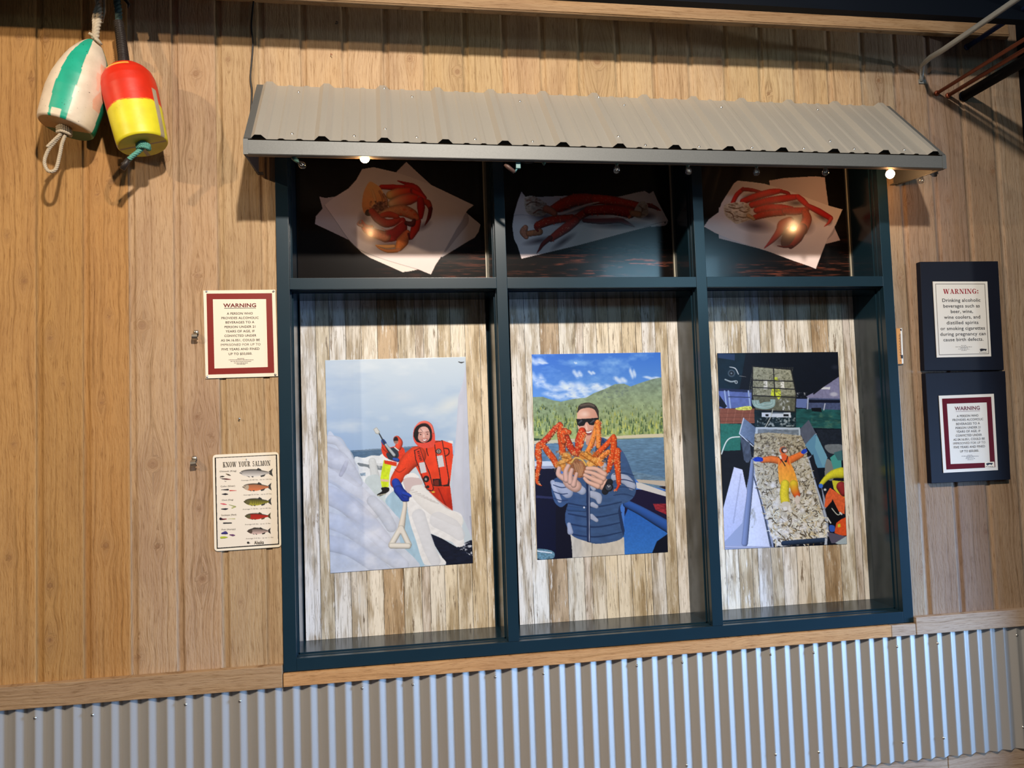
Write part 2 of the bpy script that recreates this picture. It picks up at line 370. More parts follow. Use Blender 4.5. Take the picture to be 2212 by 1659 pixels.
def build_siding():
    X = []; Yp = []; T = []; off = []
    k0 = int(math.floor((-1.45 - G0) / PER)); k1 = int(math.ceil((3.50 - G0) / PER))
    for k in range(k0, k1):
        g = G0 + k * PER; f0 = g + GW; f1 = g + PER; t = board_tint(k, (f0 + f1) / 2); rs = random.Random(k); o = rs.uniform(0, 50)
        X += [g + 0.0005, f0 - 0.0005]; Yp += [0.0058, 0.0058]; T += [t * 1.03] * 2; off += [o] * 2
        cols = [f0, f0 + 0.002] + list(np.linspace(f0 + 0.009, f1 - 0.009, 17)) + [f1 - 0.002, f1]
        X += cols; Yp += [0.002] + [0.0] * (len(cols) - 2) + [0.002]; T += [t] * len(cols); off += [o] * len(cols)
    X = np.array(X); Yp = np.array(Yp); T = np.array(T); off = np.array(off)
    keep = X < 3.505; X, Yp, T, off = X[keep], Yp[keep], T[keep], off[keep]
    Z = np.linspace(-0.64, 2.98, 460)
    XX, ZZ = np.meshgrid(X, Z); g = XX.copy(); kn = np.zeros(XX.shape)
    Wv = fbm(len(Z), 40, 60, 8, 5, 3); g += (Wv[:, (np.arange(len(X)) // 21) % 40] - 0.5) * 0.05
    bk = np.floor((XX - G0) / PER)
    for (u, v, r) in KN:
        P = at(u, v); kx, kz = P[0], P[2]; r = r * 0.00195
        same = (bk == math.floor((kx - G0) / PER)); dx = XX - kx; dz = ZZ - kz
        rr = np.hypot(dx, dz); g += same * 1.9 * r * np.sign(dx + 1e-9) * -np.exp(-np.abs(dx) / (1.6 * r)) * np.exp(-(dz / (3.2 * r)) ** 2)
        core = np.clip(1 - rr / (1.0 * r), 0, 1) * same; g = np.where(core > 0.02, kx + np.hypot(dx, dz * 0.8) * 1.5, g)
        kn = np.maximum(kn, np.clip(1.25 - rr / (0.75 * r), 0, 1) * 0.62 * same)
        kn = np.maximum(kn, np.clip(1.0 - np.hypot(dx, dz * 0.5) / (2.2 * r), 0, 1) * 0.22 * same)
    nz, nx = XX.shape
    V = np.stack([XX, np.broadcast_to(Yp, XX.shape), ZZ], -1).reshape(-1, 3)
    idx = np.arange(nz * nx).reshape(nz, nx)
    F = np.stack([idx[:-1, :-1], idx[:-1, 1:], idx[1:, 1:], idx[1:, :-1]], -1)
    cx = (X[:-1] + X[1:]) / 2; cz = (Z[:-1] + Z[1:]) / 2
    hole = ((cx > OPEN[0]) & (cx < OPEN[1]))[None] & ((cz > OPEN[2]) & (cz < OPEN[3]))[:, None]
    F = F[~hole]
    me = bpy.data.meshes.new('wall_back'); me.vertices.add(len(V)); me.vertices.foreach_set('co', V.ravel())
    me.loops.add(F.size); me.loops.foreach_set('vertex_index', F.ravel().astype(np.int32)); me.polygons.add(len(F))
    me.polygons.foreach_set('loop_start', (np.arange(len(F)) * 4).astype(np.int32))
    a = me.attributes.new('grain', 'FLOAT', 'POINT'); a.data.foreach_set('value', (g + off[None]).ravel())
    a = me.attributes.new('knot', 'FLOAT', 'POINT'); a.data.foreach_set('value', kn.ravel())
    c = me.color_attributes.new('tint', 'FLOAT_COLOR', 'POINT'); cc = np.ones((nz, nx, 4)); cc[..., :3] = T[None]; c.data.foreach_set('color', cc.ravel())
    me.materials.append(M['wood']); me.update(calc_edges=True); me.validate()
    o = bpy.data.objects.new('wall_back', me); COL.objects.link(o); tag(o, kind='structure'); return o
wall = build_siding()

def struct(o): return tag(o, kind='structure')
# top trim and bottom trims
b = MB().box(-1.45, 3.44, -0.026, 0.0, 2.735, 2.806, bev=0.003).box(-1.45, 3.44, -0.030, -0.026, 2.747, 2.751); struct(b.build('trim_1', M['wood_trim']))
b = MB().box(-1.45, -0.003, -0.034, 0.0, -0.0555, 0.030, bev=0.003); struct(b.build('trim_2', M['wood_trim']))
b = MB().box(0.0, 2.628, -0.034, 0.0, -0.0545, -0.004, bev=0.003); struct(b.build('trim_3', simple_trim := wood_mat('cedar_trim_warm', attr=False, base=L(196, 152, 104), bumpk=0.6)))
b = MB().box(2.630, 2.748, -0.034, 0.0, -0.0545, -0.004, bev=0.003).box(2.752, 3.50, -0.034, 0.0, -0.0545, 0.022, bev=0.003); struct(b.build('trim_4', M['wood_trim_pale']))
b = MB().box(-1.45, 2.888, -0.0025, 0.03, -0.86, -0.575, bev=0.003).box(2.892, 3.50, -0.0025, 0.03, -0.86, -0.575, bev=0.003); struct(b.build('trim_5', M['wood_trim_pale']))
b = MB().box(3.505, 3.62, -0.20, 0.02, -1.05, 3.1); struct(b.build('wall_right', M['navy']))
b = MB().box(-1.45, 3.62, -5.0, 0.05, -1.07, -1.05); struct(b.build('floor', simple('floor_boards', L(110, 82, 60), 0.5, noise=0.2, nscale=6, stretch=(1, 12, 1))))

# corrugated wainscot
CP = 0.06733; C0 = -0.9758
def corr_y(x):
    t = ((x - C0) / CP) % 1.0
    # rounded triangle crest at t=0
    s = abs(((t + 0.5) % 1.0) - 0.5) * 2           # 0 crest, 1 valley
    s = min(max((s - 0.05) / 0.90, 0), 1); s = s * s * (3 - 2 * s) * 0.10 + s * 0.90
    return -0.0215 + 0.0160 * s
def build_corr():
    xs = np.arange(-1.45, 3.503, CP / 18); V = []; F = []
    zs = [-0.607, -0.052]
    for z in zs:
        for x in xs: V.append((x, corr_y(x), z))
    for z in zs:
        for x in xs: V.append((x, corr_y(x) + 0.0009, z))
    n = len(xs)
    for i in range(n - 1):
        F.append((i, i + 1, n + i + 1, n + i)); F.append((2 * n + i, 3 * n + i, 3 * n + i + 1, 2 * n + i + 1))
        pass
    o = mesh_obj('wall_wainscot', V, F, M['corr'], smooth=True); struct(o); return o
corr = build_corr()
sm = bpy.data.meshes.new('screw_head')
def screw_mesh(name, r=0.0045, n=(0, -1, 0)):
    b = MB(); b.lathe([(r * 1.35, 0), (r * 1.35, 0.001), (r, 0.0012), (r, 0.0035), (r * 0.7, 0.0045), (0.0, 0.0048)], (0, 0, 0), n, n=8)
    o = b.build(name, M['screw']); return o
first = None
for (u, v) in [(62,1552),(180,1546),(420,1520),(537,1513),(765,1488),(875,1480),(1086,1461),(1189,1454),(1388,1437),(1485,1430),(1674,1413),(1768,1409),(1948,1396),(2033,1389),(2200,1372),(1495,1652),(1686,1629),(1777,1624),(1957,1603),(2042,1594),(2207,1571)]:
    P = at(u, v, -0.022); 
    # the screws sit on the crests
    x = C0 + round((P[0] - C0) / CP) * CP
    if first is None: first = screw_mesh('screw'); s = first
    else: s = first.copy(); COL.objects.link(s)
    s.parent = corr; s.location = (x, -0.0214, P[2])
# vertical lap seams of the sheets
for u, v in [(141, 1590), (1154, 1500)]:
    P = at(u, v, -0.01); x0 = P[0]; V = []; F = []
    xs = np.linspace(x0, x0 + CP * 0.9, 20)
    for z in (-0.606, -0.053):
        for x in xs: V.append((x, corr_y(x) - 0.0012, z))
    F = [(i, i + 1, 20 + i + 1, 20 + i) for i in range(19)]
    o = mesh_obj('sheet_lap', V, F, M['corr'], smooth=True, parent=corr)

# ------------------------------------------------------------------ the window: frame, mullions, transom
XS = [0.05, 0.9023, 0.9478, 1.7956, 1.8437, 2.7004]; T1, T0, B1, TOP = 1.5275, 1.5739, 0.0488, 2.280
YB = 0.30
f = MB()
def member(mb, x0, x1, z0, z1, ix0=0, ix1=0, iz0=0, iz1=0):
    """stepped section: face, then stop, then deep jamb; i* = 1 where that side faces an opening"""
    mb.box(x0, x1, -0.02, 0.012, z0, z1, 0, bev=0.0012)
    mb.box(x0 - ix0 * .003, x1 + ix1 * .003, 0.0125, 0.034, z0 - iz0 * .003, z1 + iz1 * .003, 0)
    mb.box(x0 - ix0 * .008, x1 + ix1 * .008, 0.0345, YB, z0 - iz0 * .008, z1 + iz1 * .008, 1)
member(f, 0.0, XS[0], 0.0, TOP, ix1=1); member(f, XS[5], 2.75, 0.0, TOP, ix0=1)
member(f, XS[0] + .0005, XS[5] - .0005, 0.0, B1, iz1=1); member(f, XS[0] + .0005, XS[5] - .0005, TOP - 0.045, TOP, iz0=1)
f.box(0.0, 2.75, 0.262, 0.30, 0.0, TOP, 1)
win = struct(f.build('window_1', [M['teal'], M['teal_inner']]))
for i in (1, 3):
    m_ = MB(); member(m_, XS[i], XS[i + 1], B1 + .001, TOP - .046, 1, 1); m_.build('mullion', [M['teal'], M['teal_inner']], win)
for a, b_ in ((0, 1), (2, 3), (4, 5)):
    m_ = MB(); member(m_, XS[a] + .0005, XS[b_] - .0005, T1, T0, iz0=1, iz1=1); m_.build('transom', [M['teal'], M['teal_inner']], win)
YP = 0.215
for a, b_, ur in ((0, 1, 1049), (2, 3, 1462), (4, 5, 1848)):
    m_ = MB(); xr = min(at(ur, 500, YP - .01)[0], XS[b_] - .012)
    m_.box(xr - .003, xr + .003, YP - .012, YP - .004, T0 + .010, TOP - .055, 0).box(XS[a] + .010, xr, YP - .012, YP - .004, T0 + .009, T0 + .013, 0)
    m_.box(xr + .004, XS[b_] - .009, YP - .003, YP + .03, T0 + .009, TOP - .054, 1)
    m_.build('gasket', [M['gasket'], M['teal_inner']], win)

# wood print backing panels in the three lower lights
def plank_mat():
    m, n, l, p = nt('whitewashed_plank_print')
    tc = N(n, 'ShaderNodeTexCoord'); a = N(n, 'ShaderNodeAttribute', attribute_name='paint'); se = N(n, 'ShaderNodeAttribute', attribute_name='seed')
    def nz(sx, sz, det, rough=0.6):
        mp = N(n, 'ShaderNodeMapping'); mp.inputs['Scale'].default_value = (sx, 1, sz); ad = N(n, 'ShaderNodeVectorMath', operation='ADD')
        cb = N(n, 'ShaderNodeCombineXYZ'); l.new(se.outputs['Fac'], cb.inputs[1]); l.new(se.outputs['Fac'], cb.inputs[2])
        l.new(tc.outputs['Object'], mp.inputs[0]); l.new(mp.outputs[0], ad.inputs[0]); l.new(cb.outputs[0], ad.inputs[1])
        t = N(n, 'ShaderNodeTexNoise'); t.inputs['Scale'].default_value = 1; t.inputs['Detail'].default_value = det; t.inputs['Roughness'].default_value = rough
        l.new(ad.outputs[0], t.inputs[0]); return t.outputs['Fac']
    big = nz(26, 3.4, 4); fine = nz(240, 9, 5, 0.65); spk = nz(150, 70, 4, 0.7); chip = nz(60, 8, 5, 0.7)
    def mix(fac, A, B, bt='MIX'):
        x = N(n, 'ShaderNodeMix', data_type='RGBA', blend_type=bt)
        for s_, v_ in (('Factor', fac), ('A', A), ('B', B)):
            if isinstance(v_, (tuple, float, int)): x.inputs[s_].default_value = v_
            else: l.new(v_, x.inputs[s_])
        return x.outputs['Result']
    r1 = ramp(n, [(0.40, (0, 0, 0, 1)), (0.55, (1, 1, 1, 1))]); l.new(big, r1.inputs[0])
    c = mix(r1.outputs[0], L(184, 174, 158), L(236, 236, 236)); c = mix(1.0, c, a.outputs['Color'], 'MULTIPLY')
    r4 = ramp(n, [(0.56, (0, 0, 0, 1)), (0.66, (1, 1, 1, 1))]); l.new(chip, r4.inputs[0]); c = mix(r4.outputs[0], c, L(230, 226, 220))
    r5 = ramp(n, [(0.33, (1, 1, 1, 1)), (0.41, (0, 0, 0, 1))]); l.new(chip, r5.inputs[0]); c = mix(r5.outputs[0], c, L(138, 122, 104))
    r2 = ramp(n, [(0.36, (0.55, 0.53, 0.50, 1)), (0.47, (1, 1, 1, 1))]); l.new(fine, r2.inputs[0]); c = mix(1.0, c, r2.outputs[0], 'MULTIPLY')
    r3 = ramp(n, [(0.27, (0.45, 0.42, 0.40, 1)), (0.36, (1, 1, 1, 1))]); l.new(spk, r3.inputs[0]); c = mix(1.0, c, r3.outputs[0], 'MULTIPLY')
    l.new(c, p.inputs['Base Color']); p.inputs['Roughness'].default_value = 0.5; return m
M['plank'] = plank_mat()
SEAMS = [649, 682.4, 712, 747.4, 780.8, 816, 859.8, 897.6, 915.5, 946.3, 974, 1005, 1036.9, 1051]
SX = [at(u, 740, YP)[0] for u in SEAMS]; WID = list(np.diff(SX))
TN = [(236, 236, 238), (222, 212, 192), (246, 244, 242), (240, 232, 220), (246, 242, 234), (204, 180, 150), (242, 238, 228), (224, 216, 210), (242, 238, 230), (240, 230, 210), (242, 234, 218), (224, 210, 184), (236, 224, 202)]
def plank_panel(x0, x1, z0, z1, shift, label, tone=(1, 1, 1)):
    V = []; F = []; C = []; S = []; x = x0; k = shift; q = 0
    def quad(a, b, c, sd, y):
        n0 = len(V); V.extend([(a, y, z0), (b, y, z0), (b, y, z1), (a, y, z1)]); F.append((n0, n0 + 1, n0 + 2, n0 + 3)); C.extend([c] * 4); S.extend([sd] * 4)
    while x < x1 - 0.004:
        wdt = WID[k % len(WID)]; e = min(x + wdt, x1); c = lin(TN[k % len(TN)]) * 1.12 * np.array(tone)
        quad(x, e - 0.0022, np.minimum(c, 1.1), (k % len(TN)) * 3.7 + shift, YP)
        quad(e - 0.0022, e, c * 0.12, 0, YP); x = e; k += 1
    n0 = len(V)
    V.extend([(x0, YP, z0), (x1, YP, z0), (x1, YP, z1), (x0, YP, z1), (x0, YP + .006, z0), (x1, YP + .006, z0), (x1, YP + .006, z1), (x0, YP + .006, z1)])
    for g in ((0, 4, 5, 1), (1, 5, 6, 2), (2, 6, 7, 3), (3, 7, 4, 0), (4, 7, 6, 5)): F.append(tuple(n0 + i for i in g))
    C.extend([lin((200, 195, 185))] * 8); S.extend([0] * 8)
    o = mesh_obj('backing_panel', V, F, M['plank'])
    ca = o.data.color_attributes.new('paint', 'FLOAT_COLOR', 'POINT'); ca.data.foreach_set('color', np.concatenate([np.array(C), np.ones((len(C), 1))], 1).ravel())
    sa = o.data.attributes.new('seed', 'FLOAT', 'POINT'); sa.data.foreach_set('value', np.array(S, float))
    return tag(o, label, 'backing panel', 'plank print backing panels in the lower window openings')
ZL, ZH = B1 + 0.0085, T1 - 0.0085
plank_panel(SX[0], SX[-1], ZL, ZH, 0, 'whitewashed plank print panel behind the picture of the icy deck crew')
plank_panel(at(1101.4, 700, YP)[0], at(1469.5, 700, YP)[0], ZL, ZH, 3, 'whitewashed plank print panel behind the picture of the man holding a crab')
plank_panel(XS[4] + .0085, at(1847.6, 700, YP)[0], ZL, ZH, 8, 'whitewashed plank print panel behind the picture of the crab filled chute')

# ------------------------------------------------------------------ awning
AX0, AX1 = -0.068, 2.800; AY, AZ0, AZ1 = -0.345, 2.384, 2.030
aw = empty('metal_awning', (0, 0, 0)); tag(aw, 'long grey ribbed metal awning above the three part window', 'awning')
sl = Vector((0, AY, AZ1 - AZ0)); SLEN = sl.length; sd = sl.normalized(); sn = Vector((0, sd.z, -sd.y)); sn = sn if sn.z > 0 else -sn
def apt(x, s_, h): return Vector((x, 0, AZ0)) + sd * (s_ * SLEN) + sn * h
prof = [(AX0, 0)]
RIB = [-0.016 + 0.2303 * k for k in range(13)]
ev = []
for r in RIB:
    ev += [(r - .029, 0), (r - .0115, .017), (r + .0115, .017), (r + .029, 0)]
    for c_ in (.082, .148):
        if r + c_ + .02 < AX1: ev += [(r + c_ - .014, 0), (r + c_ - .006, .004), (r + c_ + .006, .004), (r + c_ + .014, 0)]
prof += [e for e in sorted(ev) if AX0 < e[0] < AX1] + [(AX1, 0)]
V = []; F = []; n = len(prof); ns = 5
for lay in (0, 1):
    for j in range(ns):
        for (x, h) in prof: V.append(apt(x, j / (ns - 1), h - lay * .001))
for j in range(ns - 1):
    for i in range(n - 1):
        a = j * n + i; F.append((a, a + n, a + n + 1, a + 1)); a += ns * n; F.append((a, a + 1, a + n + 1, a + n))
for j in (0, ns - 1):
    for i in range(n - 1): a = j * n + i; F.append((a, a + 1, a + 1 + ns * n, a + ns * n))
mesh_obj('roof_sheet', V, F, M['galv'], parent=aw)
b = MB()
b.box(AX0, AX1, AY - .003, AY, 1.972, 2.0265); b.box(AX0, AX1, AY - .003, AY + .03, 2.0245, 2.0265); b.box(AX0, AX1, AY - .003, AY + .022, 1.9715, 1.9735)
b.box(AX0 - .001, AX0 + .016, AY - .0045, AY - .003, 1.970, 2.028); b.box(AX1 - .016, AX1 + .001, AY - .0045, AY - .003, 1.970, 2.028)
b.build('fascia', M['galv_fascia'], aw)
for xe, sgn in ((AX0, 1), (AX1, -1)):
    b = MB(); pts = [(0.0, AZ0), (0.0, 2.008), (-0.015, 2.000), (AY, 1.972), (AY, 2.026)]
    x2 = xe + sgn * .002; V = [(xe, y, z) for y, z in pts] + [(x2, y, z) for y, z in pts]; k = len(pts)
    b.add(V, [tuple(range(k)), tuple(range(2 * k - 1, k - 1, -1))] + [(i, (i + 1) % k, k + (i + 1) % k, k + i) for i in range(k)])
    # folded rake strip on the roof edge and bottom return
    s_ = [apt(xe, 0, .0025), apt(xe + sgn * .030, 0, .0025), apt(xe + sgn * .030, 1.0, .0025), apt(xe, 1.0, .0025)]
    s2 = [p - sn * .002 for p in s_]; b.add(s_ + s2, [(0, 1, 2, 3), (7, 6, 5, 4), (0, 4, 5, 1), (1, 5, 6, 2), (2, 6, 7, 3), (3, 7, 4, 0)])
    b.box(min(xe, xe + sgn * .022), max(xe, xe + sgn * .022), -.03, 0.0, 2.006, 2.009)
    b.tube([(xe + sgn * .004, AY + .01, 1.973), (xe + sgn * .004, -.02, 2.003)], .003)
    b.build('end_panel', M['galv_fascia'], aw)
# timber nailer under the sheet, against the wall
b = MB().box(AX0 + .004, AX1 - .004, -0.035, -0.0005, 2.30, 2.338).box(AX0 + .004, AX1 - .004, AY + .024, AY + .045, 1.978, 2.050)
b.build('nailer', M['wood_trim'], aw)
b = MB(); n_ = len(prof)
b.add([apt(x, .97, h - .0016) for x, h in prof] + [apt(x, .97, -.007) for x, h in prof], [(i, i + 1, n_ + i + 1, n_ + i) for i in range(n_ - 1)])
b.build('rib_light_block', M['black'], aw)  # black strip added to block bulb light and keep the rib cavities dark
first = None
AS = [(631,289),(765,294),(832,287),(900,297),(1026,301),(1150,306),(1334,303),(1394,314),(1510,317),(1624,319),(1736,321),(1790,313),(1845,322),(1953,324),
      (645,199),(830,199),(890,209),(1123,219),(1292,218),(1348,227),(1558,232),(1766,237)]
def slope_hit(u, v):
    d = Vector(ray(u, v)); o = Vector(CAM); q = Vector((0, 0, AZ0)) + sn * .001
    t = (q - o).dot(sn) / d.dot(sn); return o + d * t
for u, v in AS:
    P = slope_hit(u, v)
    if first is None: first = screw_mesh('screw', .0042, tuple(sn)); s = first
    else: s = first.copy(); COL.objects.link(s)
    on = min(abs(P.x - r) for r in RIB) < .012
    s.location = P + sn * (.016 if on else 0); s.parent = aw
# ------------------------------------------------------------------ overhead beam and pipes
b = MB().box(-1.45, 3.503, -0.345, -0.300, 2.643, 2.649).box(-1.45, 3.503, -0.345, -0.339, 2.649, 2.80).box(-1.45, 3.503, -0.345, -0.300, 2.80, 2.806)
b.box(-1.45, 3.503, -0.306, -0.300, 2.649, 2.80)
tag(b.build('steel_beam', M['navy']), 'dark navy steel beam running across the very top of the view', 'beam')
M['conduit'] = simple('grey_conduit', L(150, 152, 150), 0.42, 0.3, noise=.1, nscale=60)
M['copper'] = simple('copper_pipe', L(150, 84, 62), 0.38, 0.6, noise=.15, nscale=40)
M['blue_pipe'] = simple('blue_pipe_paint', L(22, 44, 92), 0.4)
def foot(mb, P, r, m=0): mb.lathe([(r, 0), (r, .006), (r * .8, .010), (r * .5, .012)], P, (0, -1, 0), m, 16)
b = MB(); P0 = at(1987, 168); P1 = at(1992, 140, -.05); P2 = at(2010, 124, -.14); P3 = at(2050, 99, -.30)
zc, xc = P3[2], P3[0]
b.tube([(P0[0], -.004, P0[2] - .02), (P0[0] + .001, -.012, P0[2] + .01), tuple(P1), tuple(P2), (xc, -.26, zc), (xc, -.34, zc + .0), (xc + .0, -1.9, zc)], [.009, .010, .0115, .012, .012, .012, .012], n=14)
b.box(P0[0] - .010, P0[0] + .026, -.006, 0, P0[2] - .030, P0[2] - .010)
tag(b.build('conduit', M['conduit']), 'grey metal conduit bending out from the wall in the top right corner', 'conduit')
for (u, v, r, lab, nm, mt, fr) in [(2023, 202, .0085, 'copper coloured pipe ending in a round foot, leftmost of the pair below the grey conduit', 'copper_pipe', 'copper', .0135),
                                 (2047, 207, .0095, 'copper coloured pipe directly beside the thick navy pipe', 'copper_pipe', 'copper', .0135)]:
    P = at(u, v); b = MB(); b.tube([(P[0], -.001, P[2]), (P[0], -1.9, P[2])], r, n=14); foot(b, (P[0], 0, P[2]), fr)
    tag(b.build(nm, M[mt]), lab, 'pipe')
P = at(2077, 208); b = MB(); b.tube([(P[0] + .012, -.001, P[2]), (P[0] + .012, -1.9, P[2])], .024, n=20); foot(b, (P[0] + .012, 0, P[2]), .026)
tag(b.build('steel_pipe', M['navy']), 'thick dark navy pipe coming out of the wall at the top right', 'pipe')
P = at(2088, 102); b = MB(); b.tube([(P[0], -.001, P[2]), (P[0], -.62, P[2]), (P[0] + .01, -.70, P[2] - .005)], .012, n=14); foot(b, (P[0], 0, P[2]), .015)
tag(b.build('blue_pipe', M['blue_pipe']), 'short blue pipe under the grey conduit at the top right', 'pipe')
# small white box past the right end of the awning
P = at(2012, 363); b = MB(); b.box(P[0] - .028, P[0] + .012, -.045, -.001, P[2] - .012, P[2] + .016, bev=.002); b.box(P[0] - .115, P[0] - .026, -.022, -.004, P[2] - .006, P[2] + .010)
wb = b.build('junction_box', M['white']); tag(wb, 'small white plastic box on the wall past the right end of the awning', 'junction box')
MB().box(P[0] - .022, P[0] + .008, -.040, -.008, P[2] - .022, P[2] - .0125).build('plug', M['black'], wb)

# ------------------------------------------------------------------ cables
def cable(name, pts, r, label, k=6):
    q = smooth_pts(pts, False, k); b = MB(); b.tube([tuple(p) for p in q], r, n=8)
    return tag(b.build(name, M['black']), label, 'cable')
cp = [at(u, v, -.008) for u, v in [(549, -8), (545, 28), (543, 60), (546, 100), (541, 165), (544, 195), (543, 225), (541, 262)]]
cable('power_cable', [tuple(p) for p in cp] + [(-.066 - .012, -.02, 2.20), (-.0785, -.012, 2.02)], .0038, 'black power cable running down the siding to the left end of the awning')

# string lights
def glass_mat():
    m = bpy.data.materials.new('clear_bulb_glass'); m.use_nodes = True; n = m.node_tree.nodes; l = m.node_tree.links; n.remove(n['Principled BSDF'])
    out = n['Material Output']; t = n.new('ShaderNodeBsdfTransparent'); g = n.new('ShaderNodeBsdfGlossy'); g.inputs['Roughness'].default_value = .03
    t.inputs[0].default_value = (.86, .86, .86, 1); f = n.new('ShaderNodeLayerWeight'); f.inputs['Blend'].default_value = .35
    ma = n.new('ShaderNodeMath'); ma.operation = 'MULTIPLY_ADD'; ma.inputs[1].default_value = .55; ma.inputs[2].default_value = .10; l.new(f.outputs['Facing'], ma.inputs[0])
    x = n.new('ShaderNodeMixShader'); l.new(ma.outputs[0], x.inputs[0]); l.new(t.outputs[0], x.inputs[1]); l.new(g.outputs[0], x.inputs[2]); l.new(x.outputs[0], out.inputs[0]); return m
M['glass'] = glass_mat()
m, n, l, p = nt('glowing_bulb'); p.inputs['Emission Color'].default_value = (1.0, .62, .30, 1); p.inputs['Emission Strength'].default_value = 45; p.inputs['Base Color'].default_value = (1, .8, .5, 1); M['lit'] = m
M['socket'] = simple('green_socket', L(70, 104, 92), .4); M['filament'] = simple('filament_wire', (.8, .8, .78, 1), .2, 1.0)
def make_bulb(r=.0140, glass=True, lit=False):
    t = empty('string_light_bulb')
    b = MB(); b.lathe([(.0085, .030), (.0090, .020), (.0075, .006), (.0035, .004), (.0030, 0.0)], (0, 0, -.030), (0, 0, 1), n=14)
    b.box(.001, .006, -.008, -.003, -.012, .008); b.build('socket', M['socket'], t)
    if glass:
        b = MB(); pr = [(.0068, 0), (.0078, .004)] + [(r * math.sin(a), .018 + -r * math.cos(a) * 1.05) for a in np.linspace(.75, math.pi - .02, 12)]
        b.lathe(pr, (0, 0, -.028), (0, 0, -1), n=20, cap=True); b.build('glass', M['lit'] if lit else M['glass'], t)
        if not lit:
            b = MB(); b.tube([(-.0035, 0, -.030), (-.004, 0, -.044), (0, .001, -.049), (.004, 0, -.044), (.0035, 0, -.030)], .0007, n=6)
            b.tube([(-.005, 0, -.0445), (-.002, .002, -.047), (.002, -.002, -.047), (.005, 0, -.0445)], .0011, n=6); b.build('filament', M['filament'], t)
    return t
YBL = -.318
BG = 'globe bulbs hanging under the awning edge'
bulb0 = make_bulb(); used = False
def place(bulb, u, v, y, rot, label, drop=.046):
    P = at(u, v, y); R = Matrix.Rotation(rot[0], 3, 'X') @ Matrix.Rotation(rot[1], 3, 'Y')
    off = R @ Vector((0, 0, -drop)); bulb.location = Vector(P) - off; bulb.rotation_euler = R.to_euler()
    return tag(bulb, label, 'light bulb', BG)
b1 = place(bulb0, 653, 357, YBL, (0, -.85, 0), 'unlit clear bulb tilted sideways at the left end of the string lights')
for (u, v, rt, lab) in [(1332, 367, .06, 'unlit clear globe bulb, first one right of the empty socket'), (1487, 370, -.05, 'unlit clear globe bulb hanging in front of the right mullion'),
                    (1634, 372, .06, 'unlit clear globe bulb above the left half of the clustered crab leg picture'), (1783, 372, 0, 'unlit clear globe bulb nearest to the glowing bulb at the right end')]:
    c_ = copy_tree(bulb0); place(c_, u, v, YBL, (0, rt, 0), lab)
es = make_bulb(glass=False); place(es, 1175, 356, YBL, (0, 0, 0), 'empty green light socket without a bulb', drop=.028)
l1 = make_bulb(r=.0185, lit=True); place(l1, 788, 341, YBL, (0, 0, 0), 'glowing warm bulb half hidden by the awning edge above the whole cooked crab')
l2 = copy_tree(l1); place(l2, 1923, 376, YBL + .11, (0, 0, 0), 'glowing warm bulb at the right end under the awning')
P = np.array([2.812, -.17, 1.975]); c_ = copy_tree(bulb0); u_, v_ = px(P); place(c_, u_, v_, P[1], (.1, .15, 0), 'unlit bulb hanging outside the right end panel of the awning')
for lb, pw in ((l1, .8), (l2, 1.8)):
    lp = bpy.data.lights.new('bulb_glow', 'POINT'); lp.energy = pw; lp.color = (1.0, .50, .20); lp.shadow_soft_size = .012
    lo = bpy.data.objects.new('bulb_glow', lp); COL.objects.link(lo); lo.location = lb.location + Vector((0, 0, -.072))
# wire of the string lights
sx_ = [-.05, .02, .10, .20, .36, .55, .75, .93, 1.0, 1.05, 1.10, 1.22, 1.36, 1.5, 1.65, 1.8, 1.95, 2.1, 2.25, 2.4, 2.55, 2.68, 2.78]
pts = [(x, YBL, 1.9835 + .003 * math.sin(i * 2.3)) for i, x in enumerate(sx_)]
pts[2] = (.10, YBL, 1.976); pts[8] = (1.0, YBL, 1.968)
cable('string_light_wire', pts + [(2.806, -.22, 1.992), (2.808, -.17, 2.000)], .0028, 'black wire carrying the bulbs along the awning edge', 4)
b = MB(); A = Vector(at(1090, 355, YBL)); B = Vector(at(1112, 372, YBL)); b.tube([A, A.lerp(B, .3), B], [.006, .0085, .0075], n=10)
t = b.build('plug_adapter', simple('brown_plug', L(84, 62, 56), .5)); tag(t, 'brown inline plug hanging on the wire in front of the left mullion', 'plug')
C_ = Vector(at(1119, 358, YBL)); b = MB(); b.tube([B, Vector(at(1117, 364, YBL))], .0035, n=8); b.box(C_.x - .009, C_.x + .009, C_.y - .007, C_.y + .007, C_.z - .012, C_.z + .012, bev=.001); b.build('connector', simple('teal_connector', L(70, 120, 124), .4), t)

# ------------------------------------------------------------------ small hardware on the siding
def strap(u, v, rz, label):
    P = at(u, v); t = empty('strap_hook', tuple(P)); tag(t, label, 'hook')
    b = MB(); w_ = .0135; pr = [(-.016, .014), (-.016, .006)] + [(-.018 * math.sin(a) - .002, -.004 + .017 * math.cos(a) * .8) for a in np.linspace(.4, 2.6, 9)] + [(-.002, -.020), (-.001, -.028)]
    prof = [(-.001, .030), (-.001, .016), (-.006, .013), (-.017, .011), (-.023, .004), (-.024, -.005), (-.021, -.014), (-.012, -.019), (-.010, -.014), (-.018, -.010), (-.020, -.004), (-.019, .002), (-.014, .008), (-.004, .010), (.0, .014)]
    V = [(-w_ / 2, y, z) for y, z in prof] + [(w_ / 2, y, z) for y, z in prof]; k = len(prof)
    V = [(x * (1.0 if i % k > 1 else .8), y, z) for i, (x, y, z) in enumerate(V)]
    b.add(V, [(i, i + 1, k + i + 1, k + i) for i in range(k - 1)]); b.build('strap', M['bracket'], t)
    b = MB(); b.lathe([(.006, 0), (.007, .002), (.004, .004), (0, .0045)], (0, -.001, .022), (0, -1, 0), n=10); b.build('screw', M['screw'], t)
    t.rotation_euler = (0, rz, 0); t.scale = (1.5, 1.5, .85); return t
